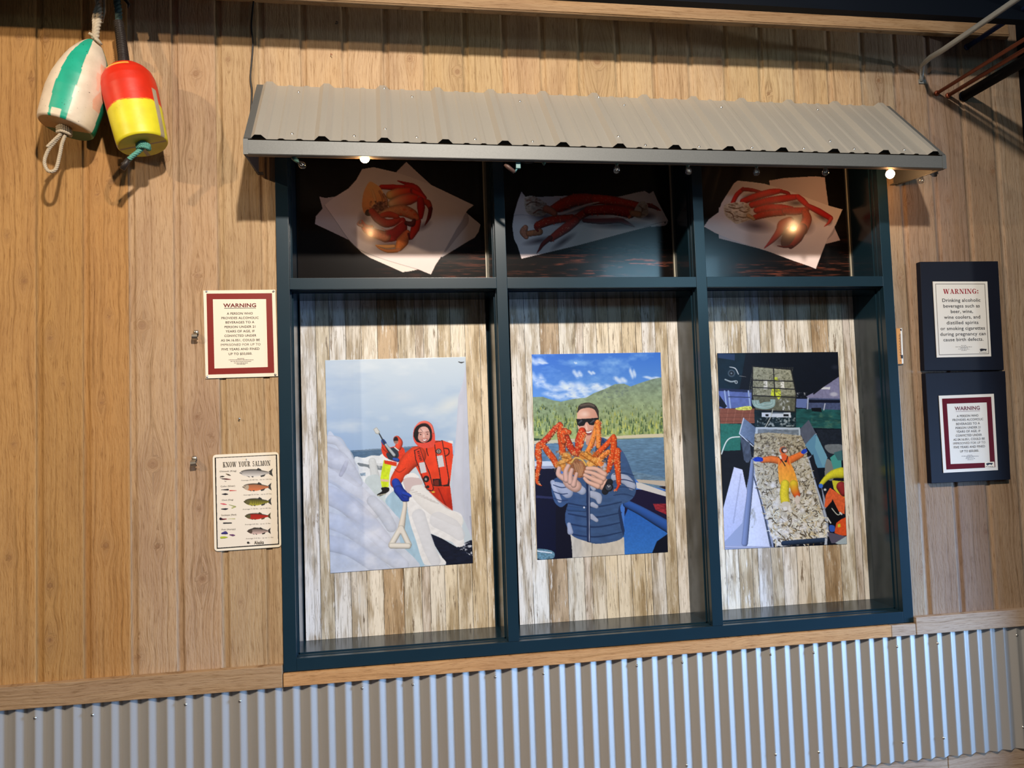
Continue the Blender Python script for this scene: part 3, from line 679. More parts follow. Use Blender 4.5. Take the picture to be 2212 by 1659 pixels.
strap(424, 727, .0, 'bent steel strap hook left of the upper warning sign')
strap(421, 999, -.08, 'bent steel strap hook left of the salmon sign')
P = at(518, 905); b = MB(); b.tube([(P[0], .001, P[2]), (P[0], -.012, P[2] + .002)], .002, n=8); b.lathe([(.004, 0), (.004, .0015), (0, .002)], (P[0], -.012, P[2] + .002), (0, -1, 0.1), n=10)
tag(b.build('nail', M['screw']), 'small nail between the two signs left of the window', 'nail')
for (u, v, lab) in [(727, 50, 'small dark cup hook in the siding above the left end of the awning'), (715, 120, 'bent brown nail above the left part of the awning')]:
    P = at(u, v); b = MB(); q = [(P[0], .0, P[2]), (P[0], -.012, P[2])] + [(P[0] + .006 * math.sin(a), -.016, P[2] - .006 + .006 * math.cos(a)) for a in np.linspace(0, 4.2 if v < 60 else 1.5, 8)]
    b.tube(q, .0014, n=6); tag(b.build('cup_hook' if v < 60 else 'nail', M['black'] if v < 60 else M['copper']), lab, 'hook' if v < 60 else 'nail')

# ------------------------------------------------------------------ signs
M['sign_white'] = simple('sign_enamel', L(236, 226, 206), .35); M['sign_red'] = simple('sign_red', L(128, 26, 20), .4); M['ink'] = simple('sign_ink', L(34, 26, 26), .5)
M['darkred_ink'] = simple('darkred_ink', L(104, 16, 20), .5); M['grey_ink'] = simple('grey_ink', L(110, 104, 98), .5)
M['paper'] = simple('framed_paper', L(226, 224, 218), .18); M['maroon'] = simple('maroon_print', L(94, 24, 36), .18); M['red_ink'] = simple('red_ink', L(150, 22, 40), .3)
M['panel_navy'] = simple('navy_board', L(16, 20, 34), .62, spec=.2, noise=.15, nscale=10)
def text_mesh(mb, s, xl, xr, zc, h, y, m=0, bold=0.0):
    """one line of lettering between xl and xr, cap height h, centred on zc"""
    if s.startswith('IMPR'): bold = 0.0
    c = bpy.data.curves.new('t', 'FONT'); c.body = s; c.size = 1; c.offset = bold; c.space_character = 1.05; c.resolution_u = 3
    o = bpy.data.objects.new('t', c); COL.objects.link(o); dg = bpy.context.evaluated_depsgraph_get(); dg.update()
    me = bpy.data.meshes.new_from_object(o.evaluated_get(dg)); 
    co = np.empty(len(me.vertices) * 3); me.vertices.foreach_get('co', co); co = co.reshape(-1, 3)
    F = [tuple(q.vertices) for q in me.polygons]
    bpy.data.objects.remove(o); bpy.data.curves.remove(c); bpy.data.meshes.remove(me)
    if not len(co): return
    x0, x1 = co[:, 0].min(), co[:, 0].max(); capH = .73
    V = [(xl + (p[0] - x0) / (x1 - x0) * (xr - xl), y, zc + (p[1] / capH - .5) * h) for p in co]
    mb.add(V, F, m)
class Plane:
    """sign plane at Y=y, coordinates given in a zoomed view of the photo"""
    def __init__(s, org, k, y): s.o = org; s.k = k; s.y = y
    def w(s, x, y_, dy=0): return at(s.o[0] + x / s.k, s.o[1] + y_ / s.k, s.y + dy)
    def quad(s, mb, pts, m, dy): mb.add([tuple(s.w(a, b_, dy)) for a, b_ in pts], [tuple(range(len(pts)))], m)
    def frame(s, mb, P, Q, m, dy):
        V = [tuple(s.w(a, b_, dy)) for a, b_ in P + Q]; k = len(P); mb.add(V, [(i, (i + 1) % k, k + (i + 1) % k, k + i) for i in range(k)], m)
    def board(s, mb, pts, m, th, bev=0.0015):
        W = np.array([s.w(a, b_) for a, b_ in pts]); V = [tuple(p) for p in W] + [(p[0], p[1] + th, p[2]) for p in W]
        k = len(pts); c = W.mean(0); V2 = [tuple(np.array(p) * 1) for p in V]
        mb.add(V2, [tuple(range(k)), tuple(range(2 * k - 1, k - 1, -1))] + [(i, k + i, k + (i + 1) % k, (i + 1) % k) for i in range(k)], m)
    def text(s, mb, t, xl, xr, yc, h, m, dy=-.0004, bold=0.0):
        a = s.w(xl, yc, dy); b_ = s.w(xr, yc, dy); c = s.w((xl + xr) / 2, yc, dy); d = s.w((xl + xr) / 2, yc + h, dy)
        for q in (0,): text_mesh(mb, t, a[0] + q, b_[0] + q, c[2] + q * .5, abs(c[2] - d[2]), s.y + dy - q * .04, m, bold)
    def dashes(s, mb, xl, xr, yc, h, m, seed, dy=-.0004):
        rs = random.Random(seed); x = xl
        while x < xr:
            w_ = rs.uniform(10, 26); e = min(x + w_, xr); a = s.w(x, yc - h / 2, dy); c = s.w(e, yc + h / 2, dy)
            mb.add([(a[0], a[1], a[2]), (c[0], a[1], a[2]), (c[0], a[1], c[2]), (a[0], a[1], c[2])], [(0, 3, 2, 1)], m); x = e + rs.uniform(3, 8)
BODY = ['A PERSON WHO', 'PROVIDES ALCOHOLIC', 'BEVERAGES TO A', 'PERSON UNDER 21', 'YEARS OF AGE, IF', 'CONVICTED UNDER', 'AS 04.16.051, COULD BE', 'IMPRISONED FOR UP TO', 'FIVE YEARS AND FINED', 'UP TO $50,000.']
# red bordered warning sign
pl = Plane((400, 600), 6.9125, -.006); b = MB(); pl.board(b, [(270, 190), (1345, 178), (1385, 1470), (305, 1503)], 0, .003)
s1 = b.build('warning_sign', M['sign_white']); tag(s1, 'white warning sign with bright red border, left of the window above the salmon sign', 'sign')
b = MB(); pl.frame(b, [(318, 237), (1296, 230), (1330, 1420), (345, 1446)], [(413, 320), (1208, 317), (1234, 1333), (437, 1355)], 0, -.0004); b.build('red_border', M['sign_red'], s1)
b = MB(); pl.text(b, 'WARNING', 568, 1060, 410, 58, 1, bold=.03); pl.quad(b, [(583, 452), (1058, 450), (1058, 457), (583, 460)], 0, -.0004)
EX = [(622, 1010, 532), (540, 1097, 598), (603, 1033, 663), (588, 1050, 731), (603, 1037, 797), (585, 1063, 863), (533, 1115, 930), (530, 1125, 996), (545, 1110, 1063), (650, 1000, 1133)]
for t_, (a, c, yy) in zip(BODY, EX): pl.text(b, t_, a, c, yy, 35, 0, bold=.013)
for i, (a, c, yy) in enumerate([(780, 885, 1207), (650, 1018, 1225), (678, 990, 1248), (730, 935, 1272), (770, 897, 1290)]): pl.dashes(b, a, c, yy, 9, 2, i)
b.build('lettering', [M['ink'], M['darkred_ink'], M['grey_ink']], s1)
first = None
for (a, c) in [(318, 204), (1316, 203), (328, 1478), (1345, 1448)]:
    P = pl.w(a, c)
    if first is None: first = screw_mesh('screw', .0035); q = first
    else: q = first.copy(); COL.objects.link(q)
    q.parent = s1; q.location = (P[0], -.0062, P[2])

# dark boards on the right with framed notices
def dark_board(org, k, pts, label):
    pl = Plane(org, k, -.030); b = MB(); pl.board(b, pts, 0, .029); o = b.build('display_board', M['panel_navy'])
    bv = o.modifiers.new('edge', 'BEVEL'); bv.width = .002; bv.segments = 2; return tag(o, label, 'board')
dark_board((1900, 540), 5.317, [(465, 135), (1362, 128), (1430, 1380), (515, 1385)], 'upper dark navy board right of the window, behind the birth defects notice')
dark_board((1960, 790), 6.143, [(238, 100), (1300, 70), (1372, 1510), (320, 1562)], 'lower dark navy board right of the window, behind the maroon bordered notice')
pl = Plane((1900, 540), 5.317, -.0322); b = MB(); pl.board(b, [(612, 362), (1238, 362), (1282, 1222), (658, 1235)], 0, .0021)
s3 = b.build('notice_plate', M['paper']); tag(s3, 'pale notice with red serif warning heading about birth defects on the upper board', 'notice')
def serif_word(mb, s, pl, xl, xr, yc, h, m, dy=-.0004, slab=False):
    """fat faced serif capitals built from stems, hairlines, bows and serifs"""
    SE = .10; HL = .09
    def stem(x0, x1, y0=0, y1=1): return [(x0, y0), (x1, y0), (x1, y1), (x0, y1)]
    def ser(x0, x1, y): return [(x0, y - SE / 2), (x1, y - SE / 2), (x1, y + SE / 2), (x0, y + SE / 2)]
    def dia(xa, ya, xb, yb, w_): return [(xa - w_ / 2, ya), (xa + w_ / 2, ya), (xb + w_ / 2, yb), (xb - w_ / 2, yb)]
    def ring(cx, cy, rx, ry, wx, wy, a0=0, a1=6.2832, n=20):
        out = []
        for i in range(n):
            p, q = a0 + (a1 - a0) * i / n, a0 + (a1 - a0) * (i + 1) / n
            f = lambda t, o: (cx + (rx - o * wx) * math.cos(t), cy + (ry - o * wy) * math.sin(t))
            out.append([f(p, 0), f(q, 0), f(q, 1), f(p, 1)])
        return out
    lo, hi = .05, .95
    G = {
     'K': (.86, [stem(.14, .36), ser(.02, .48, lo), ser(.02, .48, hi), dia(.36, .42, .72, 1, .10), dia(.72, 0, .48, .55, .24), ser(.52, .95, lo), ser(.55, .92, hi)]),
     'N': (.92, [stem(.12, .20), stem(.80, .88), dia(.76, 0, .22, 1, .24), ser(.0, .32, lo), ser(.0, .30, hi), ser(.68, 1.0, hi)]),
     'O': (.80, ring(.5, .5, .48, .52, .24, .08)),
     'W': (1.25, [dia(.30, 0, .14, 1, .17), dia(.32, 0, .50, 1, .06), dia(.68, 0, .50, 1, .17), dia(.70, 0, .88, 1, .06), ser(.02, .30, hi), ser(.38, .62, hi), ser(.78, .99, hi)]),
     'Y': (.82, [stem(.38, .62, 0, .5), dia(.50, .42, .20, 1, .26), dia(.54, .42, .82, 1, .09), ser(.26, .74, lo), ser(.02, .40, hi), ser(.66, .98, hi)]),
     'U': (.84, [stem(.12, .36, .3, 1), stem(.76, .84, .3, 1)] + ring(.48, .32, .36, .34, .22, .08, math.pi, 6.2832, 10) + [ser(.0, .46, hi), ser(.64, .98, hi)]),
     'R': (.86, [stem(.14, .36), ser(.02, .46, lo), ser(.02, .40, hi)] + ring(.40, .74, .40, .27, .22, .08, -1.57, 1.57, 10) + [dia(.80, 0, .50, .48, .22), ser(.70, .98, lo)]),
     'S': (.66, ring(.5, .745, .36, .275, .17, .10, .5, 4.4, 12) + ring(.5, .265, .40, .29, .19, .10, -2.6, 1.35, 12) + [stem(.78, .84, .68, 1), stem(.12, .18, 0, .32), dia(.70, .38, .30, .62, .30)]),
     'A': (.86, [dia(.78, 0, .46, 1, .24), dia(.16, 0, .46, 1, .07), [(.26, .28), (.66, .28), (.66, .36), (.26, .36)], ser(.0, .34, lo), ser(.58, 1.0, lo)]),
     'L': (.70, [stem(.14, .38), ser(.0, .50, hi), ser(.0, .95, lo), [(.88, 0), (.95, 0), (.95, .34), (.90, .34)]]),
     'M': (1.1, [stem(.10, .16), stem(.72, .90), dia(.46, 0, .20, 1, .18), dia(.47, 0, .74, 1, .06), ser(.0, .27, lo), ser(.62, 1.0, lo), ser(.0, .25, hi), ser(.72, 1.0, hi)]),
     'I': (.46, [stem(.28, .72), ser(.04, .96, lo), ser(.04, .96, hi)]),
     'G': (.88, ring(.50, .5, .46, .52, .25, .08, .75, 5.7, 18) + [stem(.66, .88, .05, .42), ser(.54, .98, .42), stem(.82, .87, .66, .98)]),
     ':': (.34, [[(.2, .05), (.8, .05), (.8, .27), (.2, .27)], [(.2, .52), (.8, .52), (.8, .74), (.2, .74)]]), ' ': (.45, [])}
    tot = sum(G[c][0] + .06 for c in s) - .06; a = pl.w(xl, yc, dy); e = pl.w(xr, yc, dy); c0 = pl.w((xl + xr) / 2, yc, dy); d0 = pl.w((xl + xr) / 2, yc + h, dy)
    H = abs(c0[2] - d0[2]); sc = (e[0] - a[0]) / tot; x = a[0]
    for ch in s:
        w_, polys = G[ch]
        for i, q in enumerate(polys):
            area_ = sum(q[j][0] * q[(j + 1) % 4][1] - q[(j + 1) % 4][0] * q[j][1] for j in range(4))
            f_ = (0, 1, 2, 3) if area_ > 0 else (3, 2, 1, 0)
            mb.add([(x + u_ * w_ * sc, pl.y + dy - i * 1e-6, c0[2] + (v_ - .5) * H) for u_, v_ in q], [f_], m)
        x += (w_ + .06) * sc
b = MB(); serif_word(b, 'WARNING:', pl, 730, 1137, 475, 55, 1)
pl.frame(b, [(640, 388), (1210, 388), (1258, 1194), (683, 1207)], [(646, 394), (1204, 394), (1251, 1188), (689, 1200)], 2, -.0004)
for t_, a, c, yy in [('Drinking alcoholic', 720, 1158, 575), ('beverages such as', 732, 1150, 640), ('beer, wine,', 817, 1073, 703), ('wine coolers, and', 740, 1155, 768), ('distilled spirits', 770, 1135, 832), ('or smoking cigarettes', 700, 1210, 897), ('during pregnancy can', 697, 1220, 962), ('cause birth defects.', 733, 1192, 1025)]:
    pl.text(b, t_, a, c, yy, 40, 0, bold=.012)
for i, (a, c, yy) in enumerate([(937, 995, 1097), (873, 1060, 1112), (930, 1015, 1125), (905, 1035, 1138), (940, 1000, 1152), (1145, 1238, 1176)]): pl.dashes(b, a, c, yy, 5, 2, 40 + i)
pl.quad(b, [(1150, 1138), (1170, 1132), (1232, 1138), (1222, 1162), (1205, 1152), (1160, 1166)], 0, -.0004)
b.build('lettering', [M['ink'], M['red_ink'], M['grey_ink']], s3)
pl = Plane((1960, 790), 6.143, -.0322); b = MB(); pl.board(b, [(418, 398), (1148, 372), (1203, 1385), (480, 1422)], 0, .0021)
s4 = b.build('notice_plate', M['paper']); tag(s4, 'smaller warning notice with dull maroon border on the lower board', 'notice')
b = MB(); pl.frame(b, [(460, 437), (1112, 412), (1168, 1347), (518, 1378)], [(525, 505), (1053, 487), (1097, 1285), (575, 1305)], 0, -.0004); b.build('maroon_border', M['maroon'], s4)
b = MB(); pl.quad(b, [(1027, 1280), (1152, 1273), (1158, 1343), (1032, 1354)], 3, -.0006); pl.text(b, 'WARNING', 628, 962, 562, 50, 1, bold=.03); 
a_ = pl.w(643, 604); c_ = pl.w(962, 604); z_ = pl.w(802, 601)[2]; b.add([(a_[0], pl.y - .0004, z_ - .0015), (c_[0], pl.y - .0004, z_ - .0015), (c_[0], pl.y - .0004, z_), (a_[0], pl.y - .0004, z_)], [(0, 1, 2, 3)], 1)
EX = [(657, 943, 663), (600, 1008, 713), (648, 963, 767), (640, 973, 820), (650, 970, 869), (643, 990, 921), (610, 1028, 973), (610, 1035, 1023), (617, 1032, 1075), (700, 948, 1130)]
for t_, (a, c, yy) in zip(BODY, EX): pl.text(b, t_, a, c, yy, 31, 0, bold=.012)
for i, (a, c, yy) in enumerate([(800, 865, 1187), (720, 945, 1200), (780, 885, 1214), (775, 898, 1230), (800, 875, 1247)]): pl.dashes(b, a, c, yy, 6, 2, 60 + i)
pl.quad(b, [(1042, 1300), (1070, 1288), (1138, 1290), (1120, 1318), (1095, 1308), (1060, 1326)], 0, -.0009); pl.dashes(b, 1040, 1148, 1338, 7, 2, 70, -.0009)
b.build('lettering', [M['ink'], M['darkred_ink'], M['grey_ink'], M['sign_white']], s4)

# little wooden gauge strip
pl = Plane((1900, 540), 5.317, -.012); b = MB(); pl.board(b, [(192, 902), (238, 900), (256, 1308), (209, 1310)], 0, .011)
g = b.build('wall_gauge', simple('amber_wood', L(206, 146, 78), .45)); tag(g, 'narrow wooden gauge strip with white scale between window and boards', 'gauge')
b = MB(); pl.board(b, [(238, 899), (258, 897), (275, 1304), (256, 1307)], 0, .010); 
for i in range(16):
    yy = 965 + i * 16; xo = 233 + (yy - 900) * .045; pl.quad(b, [(xo - (14 if i % 2 else 8), yy), (xo + 8, yy), (xo + 8, yy + 7), (xo - (14 if i % 2 else 8), yy + 7)], 1, -.0005)
pl.quad(b, [(243, 1205), (268, 1205), (270, 1245), (246, 1245)], 1, -.0008); pl.quad(b, [(236, 1270), (243, 1270), (243, 1278), (236, 1278)], 1, -.0005)
pl.quad(b, [(234, 912), (252, 902), (254, 930), (240, 926)], 1, -.0006)
b.build('scale', [M['white'], M['ink']], g)
# ------------------------------------------------------------------ buoys
def twisted(mb, pts, r, m=0, strands=3, pitch=.022, seg=6):
    P = [Vector(p) for p in smooth_pts([tuple(p) for p in pts], False, 8)]; d = [0]
    for i in range(1, len(P)): d.append(d[-1] + (P[i] - P[i - 1]).length)
    nn = max(int(d[-1] / (pitch / 7)), 6); S = np.linspace(0, d[-1], nn)
    Q = [Vector([np.interp(s_, d, [p[k] for p in P]) for k in range(3)]) for s_ in S]
    up = Vector((0, 1, 0.05)).normalized()
    for st in range(strands):
        out = []
        for i, q in enumerate(Q):
            t = (Q[min(i + 1, nn - 1)] - Q[max(i - 1, 0)]).normalized(); a = t.cross(up).normalized(); b_ = t.cross(a)
            an = 2 * math.pi * (S[i] / pitch + st / strands); out.append(q + (a * math.cos(an) + b_ * math.sin(an)) * r * .5)
        mb.tube(out, r * .56, m, n=seg)
def buoy_body(name, prof, org, axis, paint, parent, mat, nseg=200):
    ax = Vector(axis).normalized(); fx = Vector((0, -1, 0)); fx = (fx - ax * fx.dot(ax)).normalized(); fy = ax.cross(fx) * -1
    V = []; C = []; F = []
    for (r, h, kind) in prof:
        for k in range(nseg):
            a = 2 * math.pi * k / nseg; V.append(Vector(org) + ax * h + (fx * math.cos(a) + fy * math.sin(a)) * r); C.append(paint(a if a < math.pi else a - 2 * math.pi, h, r, kind))
    n = nseg
    for i in range(len(prof) - 1):
        for k in range(n): F.append((i * n + k, i * n + (k + 1) % n, (i + 1) * n + (k + 1) % n, (i + 1) * n + k))
    F.append(tuple(range(n - 1, -1, -1))); F.append(tuple((len(prof) - 1) * n + k for k in range(n)))
    o = mesh_obj(name, V, F, mat, parent=parent, smooth=True)
    c = np.ones((len(V), 4)); c[:, :3] = lin(np.array(C)); ca = o.data.color_attributes.new('paint', 'FLOAT_COLOR', 'POINT'); ca.data.foreach_set('color', c.ravel())
    return o
def worn_mat(name, specks, sc=(120, 60)):
    m, n, l, p = nt(name); a = N(n, 'ShaderNodeAttribute', attribute_name='paint'); tc = N(n, 'ShaderNodeTexCoord')
    v = N(n, 'ShaderNodeTexNoise'); v.inputs['Scale'].default_value = sc[0]; v.inputs['Detail'].default_value = 3; l.new(tc.outputs['Object'], v.inputs[0])
    r = ramp(n, [(.27, (.25, .22, .2, 1)), (.32, (1, 1, 1, 1))]); l.new(v.outputs['Fac'], r.inputs[0])
    v2 = N(n, 'ShaderNodeTexNoise'); v2.inputs['Scale'].default_value = 16; v2.inputs['Detail'].default_value = 5; l.new(tc.outputs['Object'], v2.inputs[0])
    r2 = ramp(n, [(.3, (.80, .78, .76, 1)), (.6, (1, 1, 1, 1))]); l.new(v2.outputs['Fac'], r2.inputs[0])
    x = N(n, 'ShaderNodeMix', data_type='RGBA', blend_type='MULTIPLY'); x.inputs['Factor'].default_value = specks; l.new(a.outputs['Color'], x.inputs['A']); l.new(r.outputs[0], x.inputs['B'])
    y = N(n, 'ShaderNodeMix', data_type='RGBA', blend_type='MULTIPLY'); y.inputs['Factor'].default_value = .8; l.new(x.outputs['Result'], y.inputs['A']); l.new(r2.outputs[0], y.inputs['B'])
    l.new(y.outputs['Result'], p.inputs['Base Color']); p.inputs['Roughness'].default_value = .42
    b = N(n, 'ShaderNodeBump'); b.inputs['Strength'].default_value = .35; b.inputs['Distance'].default_value = .003; l.new(v2.outputs['Fac'], b.inputs['Height']); l.new(b.outputs[0], p.inputs['Normal'])
    return m
M['worn'] = worn_mat('weathered_foam', .9); M['worn2'] = worn_mat('painted_foam', .25)
M['rope_white'] = simple('weathered_rope', L(186, 172, 150), .85, noise=.25, nscale=120); M['rope_green'] = simple('green_rope', L(86, 150, 136), .7, noise=.25, nscale=120)
M['rope_dark'] = simple('dark_green_rope', L(60, 84, 84), .8, noise=.25, nscale=120); M['tape'] = simple('black_tape', L(38, 30, 26), .5, noise=.3, nscale=80, bump=.5)
YB1 = -.125
def V3(u, v, y): return Vector(at(u, v, y))
# white and teal buoy
top = V3(203, 88, YB1 - .0); bot = V3(141, 277, YB1 - .035); ax = top - bot; H = ax.length
hw = [(0, .90), (.015, .97), (.06, 1.0), (.2, 1.03), (.35, 1.05), (.5, 1.0), (.62, .90), (.72, .79), (.80, .68), (.87, .54), (.93, .40), (.97, .27), (1.0, .12)]
R0 = 0.101
hh = np.linspace(0, 1, 120); rr = np.interp(hh, [a for a, _ in hw], [b_ for _, b_ in hw]) * R0
prof = [(.001, 0, 2)] + [(R0 * .90 * k / 12, 0, 2) for k in range(1, 13)] + [(float(r), float(h * H), 1) for h, r in zip(hh, rr)]
def paint1(a, h, r, kind):
    a = -a; d = math.degrees(a); t = h / H
    if kind == 2:
        x = math.sin(a) * r; y = math.cos(a) * r      # y towards the viewer
        return (60, 110, 84) if (y < -.012 + x * .25) and r > .01 else (190, 156, 116)
    jit = 1.3 * math.sin(t * 17) + .6 * math.sin(t * 31 + 1)
    if -19 + jit - t * 3 < d < 20 + jit * .6 and not (t < .08 and -12 < d < 8): return (34, 168, 140)
    if d > 84 + jit: return (24, 140, 112)
    if d < -100: return (24, 140, 112)
    if 62 + jit * 3 < d < 84 and .22 < t < .72: return (232, 184, 154)
    if 52 + jit * 3 < d <= 64 and .42 < t < .60: return (234, 194, 168)
    return (226, 210, 188)
bu = empty('fishing_buoy', tuple(top)); tag(bu, 'white foam buoy with teal stripes hanging from a white rope', 'buoy')
def child(o, par): o.parent = par; o.matrix_parent_inverse = Matrix.Translation(par.location).inverted()
o = buoy_body('float', prof, bot, ax, paint1, None, M['worn']); child(o, bu)
b = MB(); an = ax.normalized()
twisted(b, [V3(207, 82, YB1), V3(209, 60, YB1 + .01), V3(215, 30, YB1 + .03), V3(210, -12, YB1 + .05)], .013, pitch=.05)
twisted(b, [V3(203, 84, YB1), V3(205, 62, YB1 + .012), V3(206, 30, YB1 + .03), V3(222, -12, YB1 + .05)], .010, pitch=.04)
b.tube([V3(225, -5, YB1 + .05), V3(226, 25, YB1 + .04), V3(222, 50, YB1 + .03)], [.006, .005, .001])
for k in range(3):
    q = [V3(193 + 5 * k, 72 + 4 * k, YB1 - .03), V3(203 + 3 * k, 78 + 4 * k, YB1 - .04), V3(214 + 2 * k, 89 + 3 * k, YB1 - .02), V3(210, 88, YB1 + .02)]; twisted(b, q, .0055, pitch=.018)
o = b.build('hanging_rope', M['rope_white'], None); child(o, bu)
b = MB(); K = V3(139, 284, YB1 - .04)
for k in range(3): twisted(b, [K + Vector((-.022, -.01, .010 - .008 * k)), K + Vector((0, -.025, .013 - .010 * k)), K + Vector((.024, -.012, .002 - .008 * k)), K + Vector((.016, .012, .004 - .008 * k))], .007, pitch=.02)
twisted(b, [V3(137, 285, YB1 - .05), V3(120, 305, YB1 - .05), V3(104, 325, YB1 - .05), V3(96, 350, YB1 - .05), V3(104, 369, YB1 - .05), V3(120, 366, YB1 - .05), V3(129, 335, YB1 - .05), V3(134, 310, YB1 - .05), V3(142, 290, YB1 - .05)], .0068, pitch=.024)
twisted(b, [V3(133, 288, YB1 - .055), V3(117, 303, YB1 - .055), V3(102, 318, YB1 - .055)], .0068, pitch=.024)
o = b.build('rope_loop', M['rope_white'], None); child(o, bu)
# red and yellow buoy
YB2 = -.135
top = V3(268, 142, YB2); bot = V3(309, 314, YB2 - .04); ax = top - bot; H = ax.length
hw = [(0, .88), (.02, .93), (.1, .95), (.3, .98), (.5, 1.0), (.66, 1.02), (.76, 1.0), (.84, .93), (.90, .80), (.95, .62), (.985, .40), (1.0, .2)]
R1 = .0985
rr = np.interp(hh, [a for a, _ in hw], [b_ for _, b_ in hw]) * R1
prof = [(.001, 0, 2)] + [(R1 * .88 * k / 12, 0, 2) for k in range(1, 13)] + [(float(r), float(h * H), 1) for h, r in zip(hh, rr)]
def paint2(a, h, r, kind):
    d = math.degrees(a); t = h / H
    if kind == 2:
        return (150, 140, 116) if (abs(math.sin(a) * r - .006) < .007 and math.cos(a) < 0) or abs(math.cos(a) * r) < .005 else (196, 190, 60)
    if (66 < abs(d - 4) < 80 and t < .58): return (172, 158, 134)
    edge = .425 + .008 * math.sin(a * 5)
    if t > edge:
        if .87 < t < .90 and -25 < d < 38: return (236, 170, 70)
        return (214, 44, 18)
    if t > edge - .012: return (226, 120, 30)
    return (226, 214, 46)
bu = empty('fishing_buoy', tuple(top)); tag(bu, 'red and yellow foam buoy hanging from a black wrapped handle', 'buoy')
o = buoy_body('float', prof, bot, ax, paint2, None, M['worn2']); child(o, bu)
b = MB(); hp = [V3(269, 148, YB2), V3(268, 136, YB2), V3(266, 118, YB2), V3(262, 85, YB2 + .02), V3(258, 60, YB2 + .03), V3(256, 46, YB2 + .03)]
b.tube(hp, [.028, .0205, .0185, .0175, .0165, .0165], n=18)
for i in range(26):
    t = i / 26; k = t * 4; j = int(k); c_ = hp[j + 1].lerp(hp[min(j + 2, 5)], k - j) if j < 4 else hp[5]
    nx = hp[min(j + 2, 5)] if hp[min(j + 2, 5)] != c_ else hp[5] + Vector((0, 0, .01)); d_ = (nx - c_).normalized(); a_ = d_.cross(Vector((0, 1, 0))).normalized(); e_ = d_.cross(a_)
    rad = .0192 - .0025 * t; b.tube([c_ + (a_ * math.cos(q) + e_ * math.sin(q)) * rad + d_ * .002 * math.cos(q) for q in np.linspace(0, 2 * math.pi, 15)], .0022, n=6, cap=False)
o = b.build('wrapped_handle', M['tape'], None); child(o, bu)
b = MB(); twisted(b, [V3(257, 50, YB2 + .03), V3(256, 25, YB2 + .035), V3(251, -12, YB2 + .04)], .014, pitch=.05)
b.tube([V3(262, -8, YB2 + .05), V3(272, 0, YB2 + .04), V3(279, 10, YB2 + .03), V3(277, 17, YB2 + .03)], [.008, .007, .006, .003], 1)
o = b.build('hanging_rope', [M['rope_dark'], M['tape']], None); child(o, bu)
b = MB(); K = V3(310, 318, YB2 - .05)
for k in range(3): twisted(b, [K + Vector((-.022, -.006, .006 - .006 * k)), K + Vector((0, -.022, .012 - .008 * k)), K + Vector((.022, -.008, .004 - .006 * k)), K + Vector((.012, .012, -.004))], .0075, pitch=.022)
twisted(b, [V3(308, 320, YB2 - .055), V3(296, 330, YB2 - .06), V3(283, 340, YB2 - .06), V3(275, 349, YB2 - .06)], .0095, pitch=.03)
b.tube([V3(278, 344, YB2 - .06), V3(271, 354, YB2 - .06), V3(264, 366, YB2 - .06)], [.0105, .0115, .010], 1); b.tube([V3(268, 350, YB2 - .06), V3(262, 355, YB2 - .06)], .004, 1)
o = b.build('rope_tail', [M['rope_green'], M['tape']], None); child(o, bu)
# ------------------------------------------------------------------ printed pictures
M['poster'] = attr_mat('poster_print', .38, 0.15, .4)
M['gloss_print'] = attr_mat('gloss_print', .17, 0.1, .45, coatr=.05)
M['sign_print'] = attr_mat('sign_print', .4)

# --- picture 1: deck crew on ice (1219 x 1659 view)
c = Canvas(1219, 1659, .62, (196, 208, 214))
c.poly([(0, 0), (1219, 0), (1219, 760), (0, 760)], (206, 216, 220), col2=(158, 184, 212))
c.noise(.9, 260, 110, 11, [(0, 0), (1219, 0), (1219, 720), (0, 720)], (220, 226, 226)); c.noise(.5, 340, 70, 17, [(0, 150), (1219, 150), (1219, 640), (0, 640)], (150, 176, 206))
c.blob(1000, 380, 190, 70, (222, 224, 216), .7, .9, -.4); c.blob(640, 330, 150, 60, (204, 212, 218), .5, .9)
c.poly([(260, 722), (760, 688), (760, 770), (270, 785)], (84, 112, 138), tex=.18, tc=(30, 5), seed=4)
c.poly([(285, 722), (750, 690), (750, 696), (285, 728)], (120, 140, 158))
c.poly([(290, 775), (360, 775), (420, 757), (470, 760), (500, 745), (560, 770), (640, 800), (700, 900), (640, 1100), (560, 1200), (420, 1050), (330, 900)], (222, 226, 226), sm=True, tex=.10, tc=(40, 40), seed=6)
c.poly([(315, 812), (400, 826), (500, 838), (520, 860), (420, 862), (380, 842), (330, 836)], (96, 106, 112), sm=True, al=.8)
for q in range(9): c.stroke([(420 + q * 11, 818), (422 + q * 11, 842 + (q % 3) * 8)], [4, .6], (226, 230, 230), sm=False)
c.stroke([(420, 800), (435, 880), (455, 990)], [26, 30, 44], (210, 214, 212), .12, .06, tex=.04); c.poly([(330, 890), (370, 882), (372, 908), (335, 908)], (140, 160, 176), tex=.3, tc=(8, 6))
c.poly([(370, 930), (460, 900), (520, 1000), (520, 1080), (600, 1250), (560, 1260), (400, 1040)], (196, 208, 208), sm=True, tex=.08, tc=(50, 60))
c.poly([(520, 1075), (600, 1010), (690, 1060), (700, 1250), (760, 1380), (800, 1560), (720, 1600), (640, 1450), (600, 1250), (540, 1150)], (166, 196, 212), sm=True, tex=.07, tc=(30, 60))
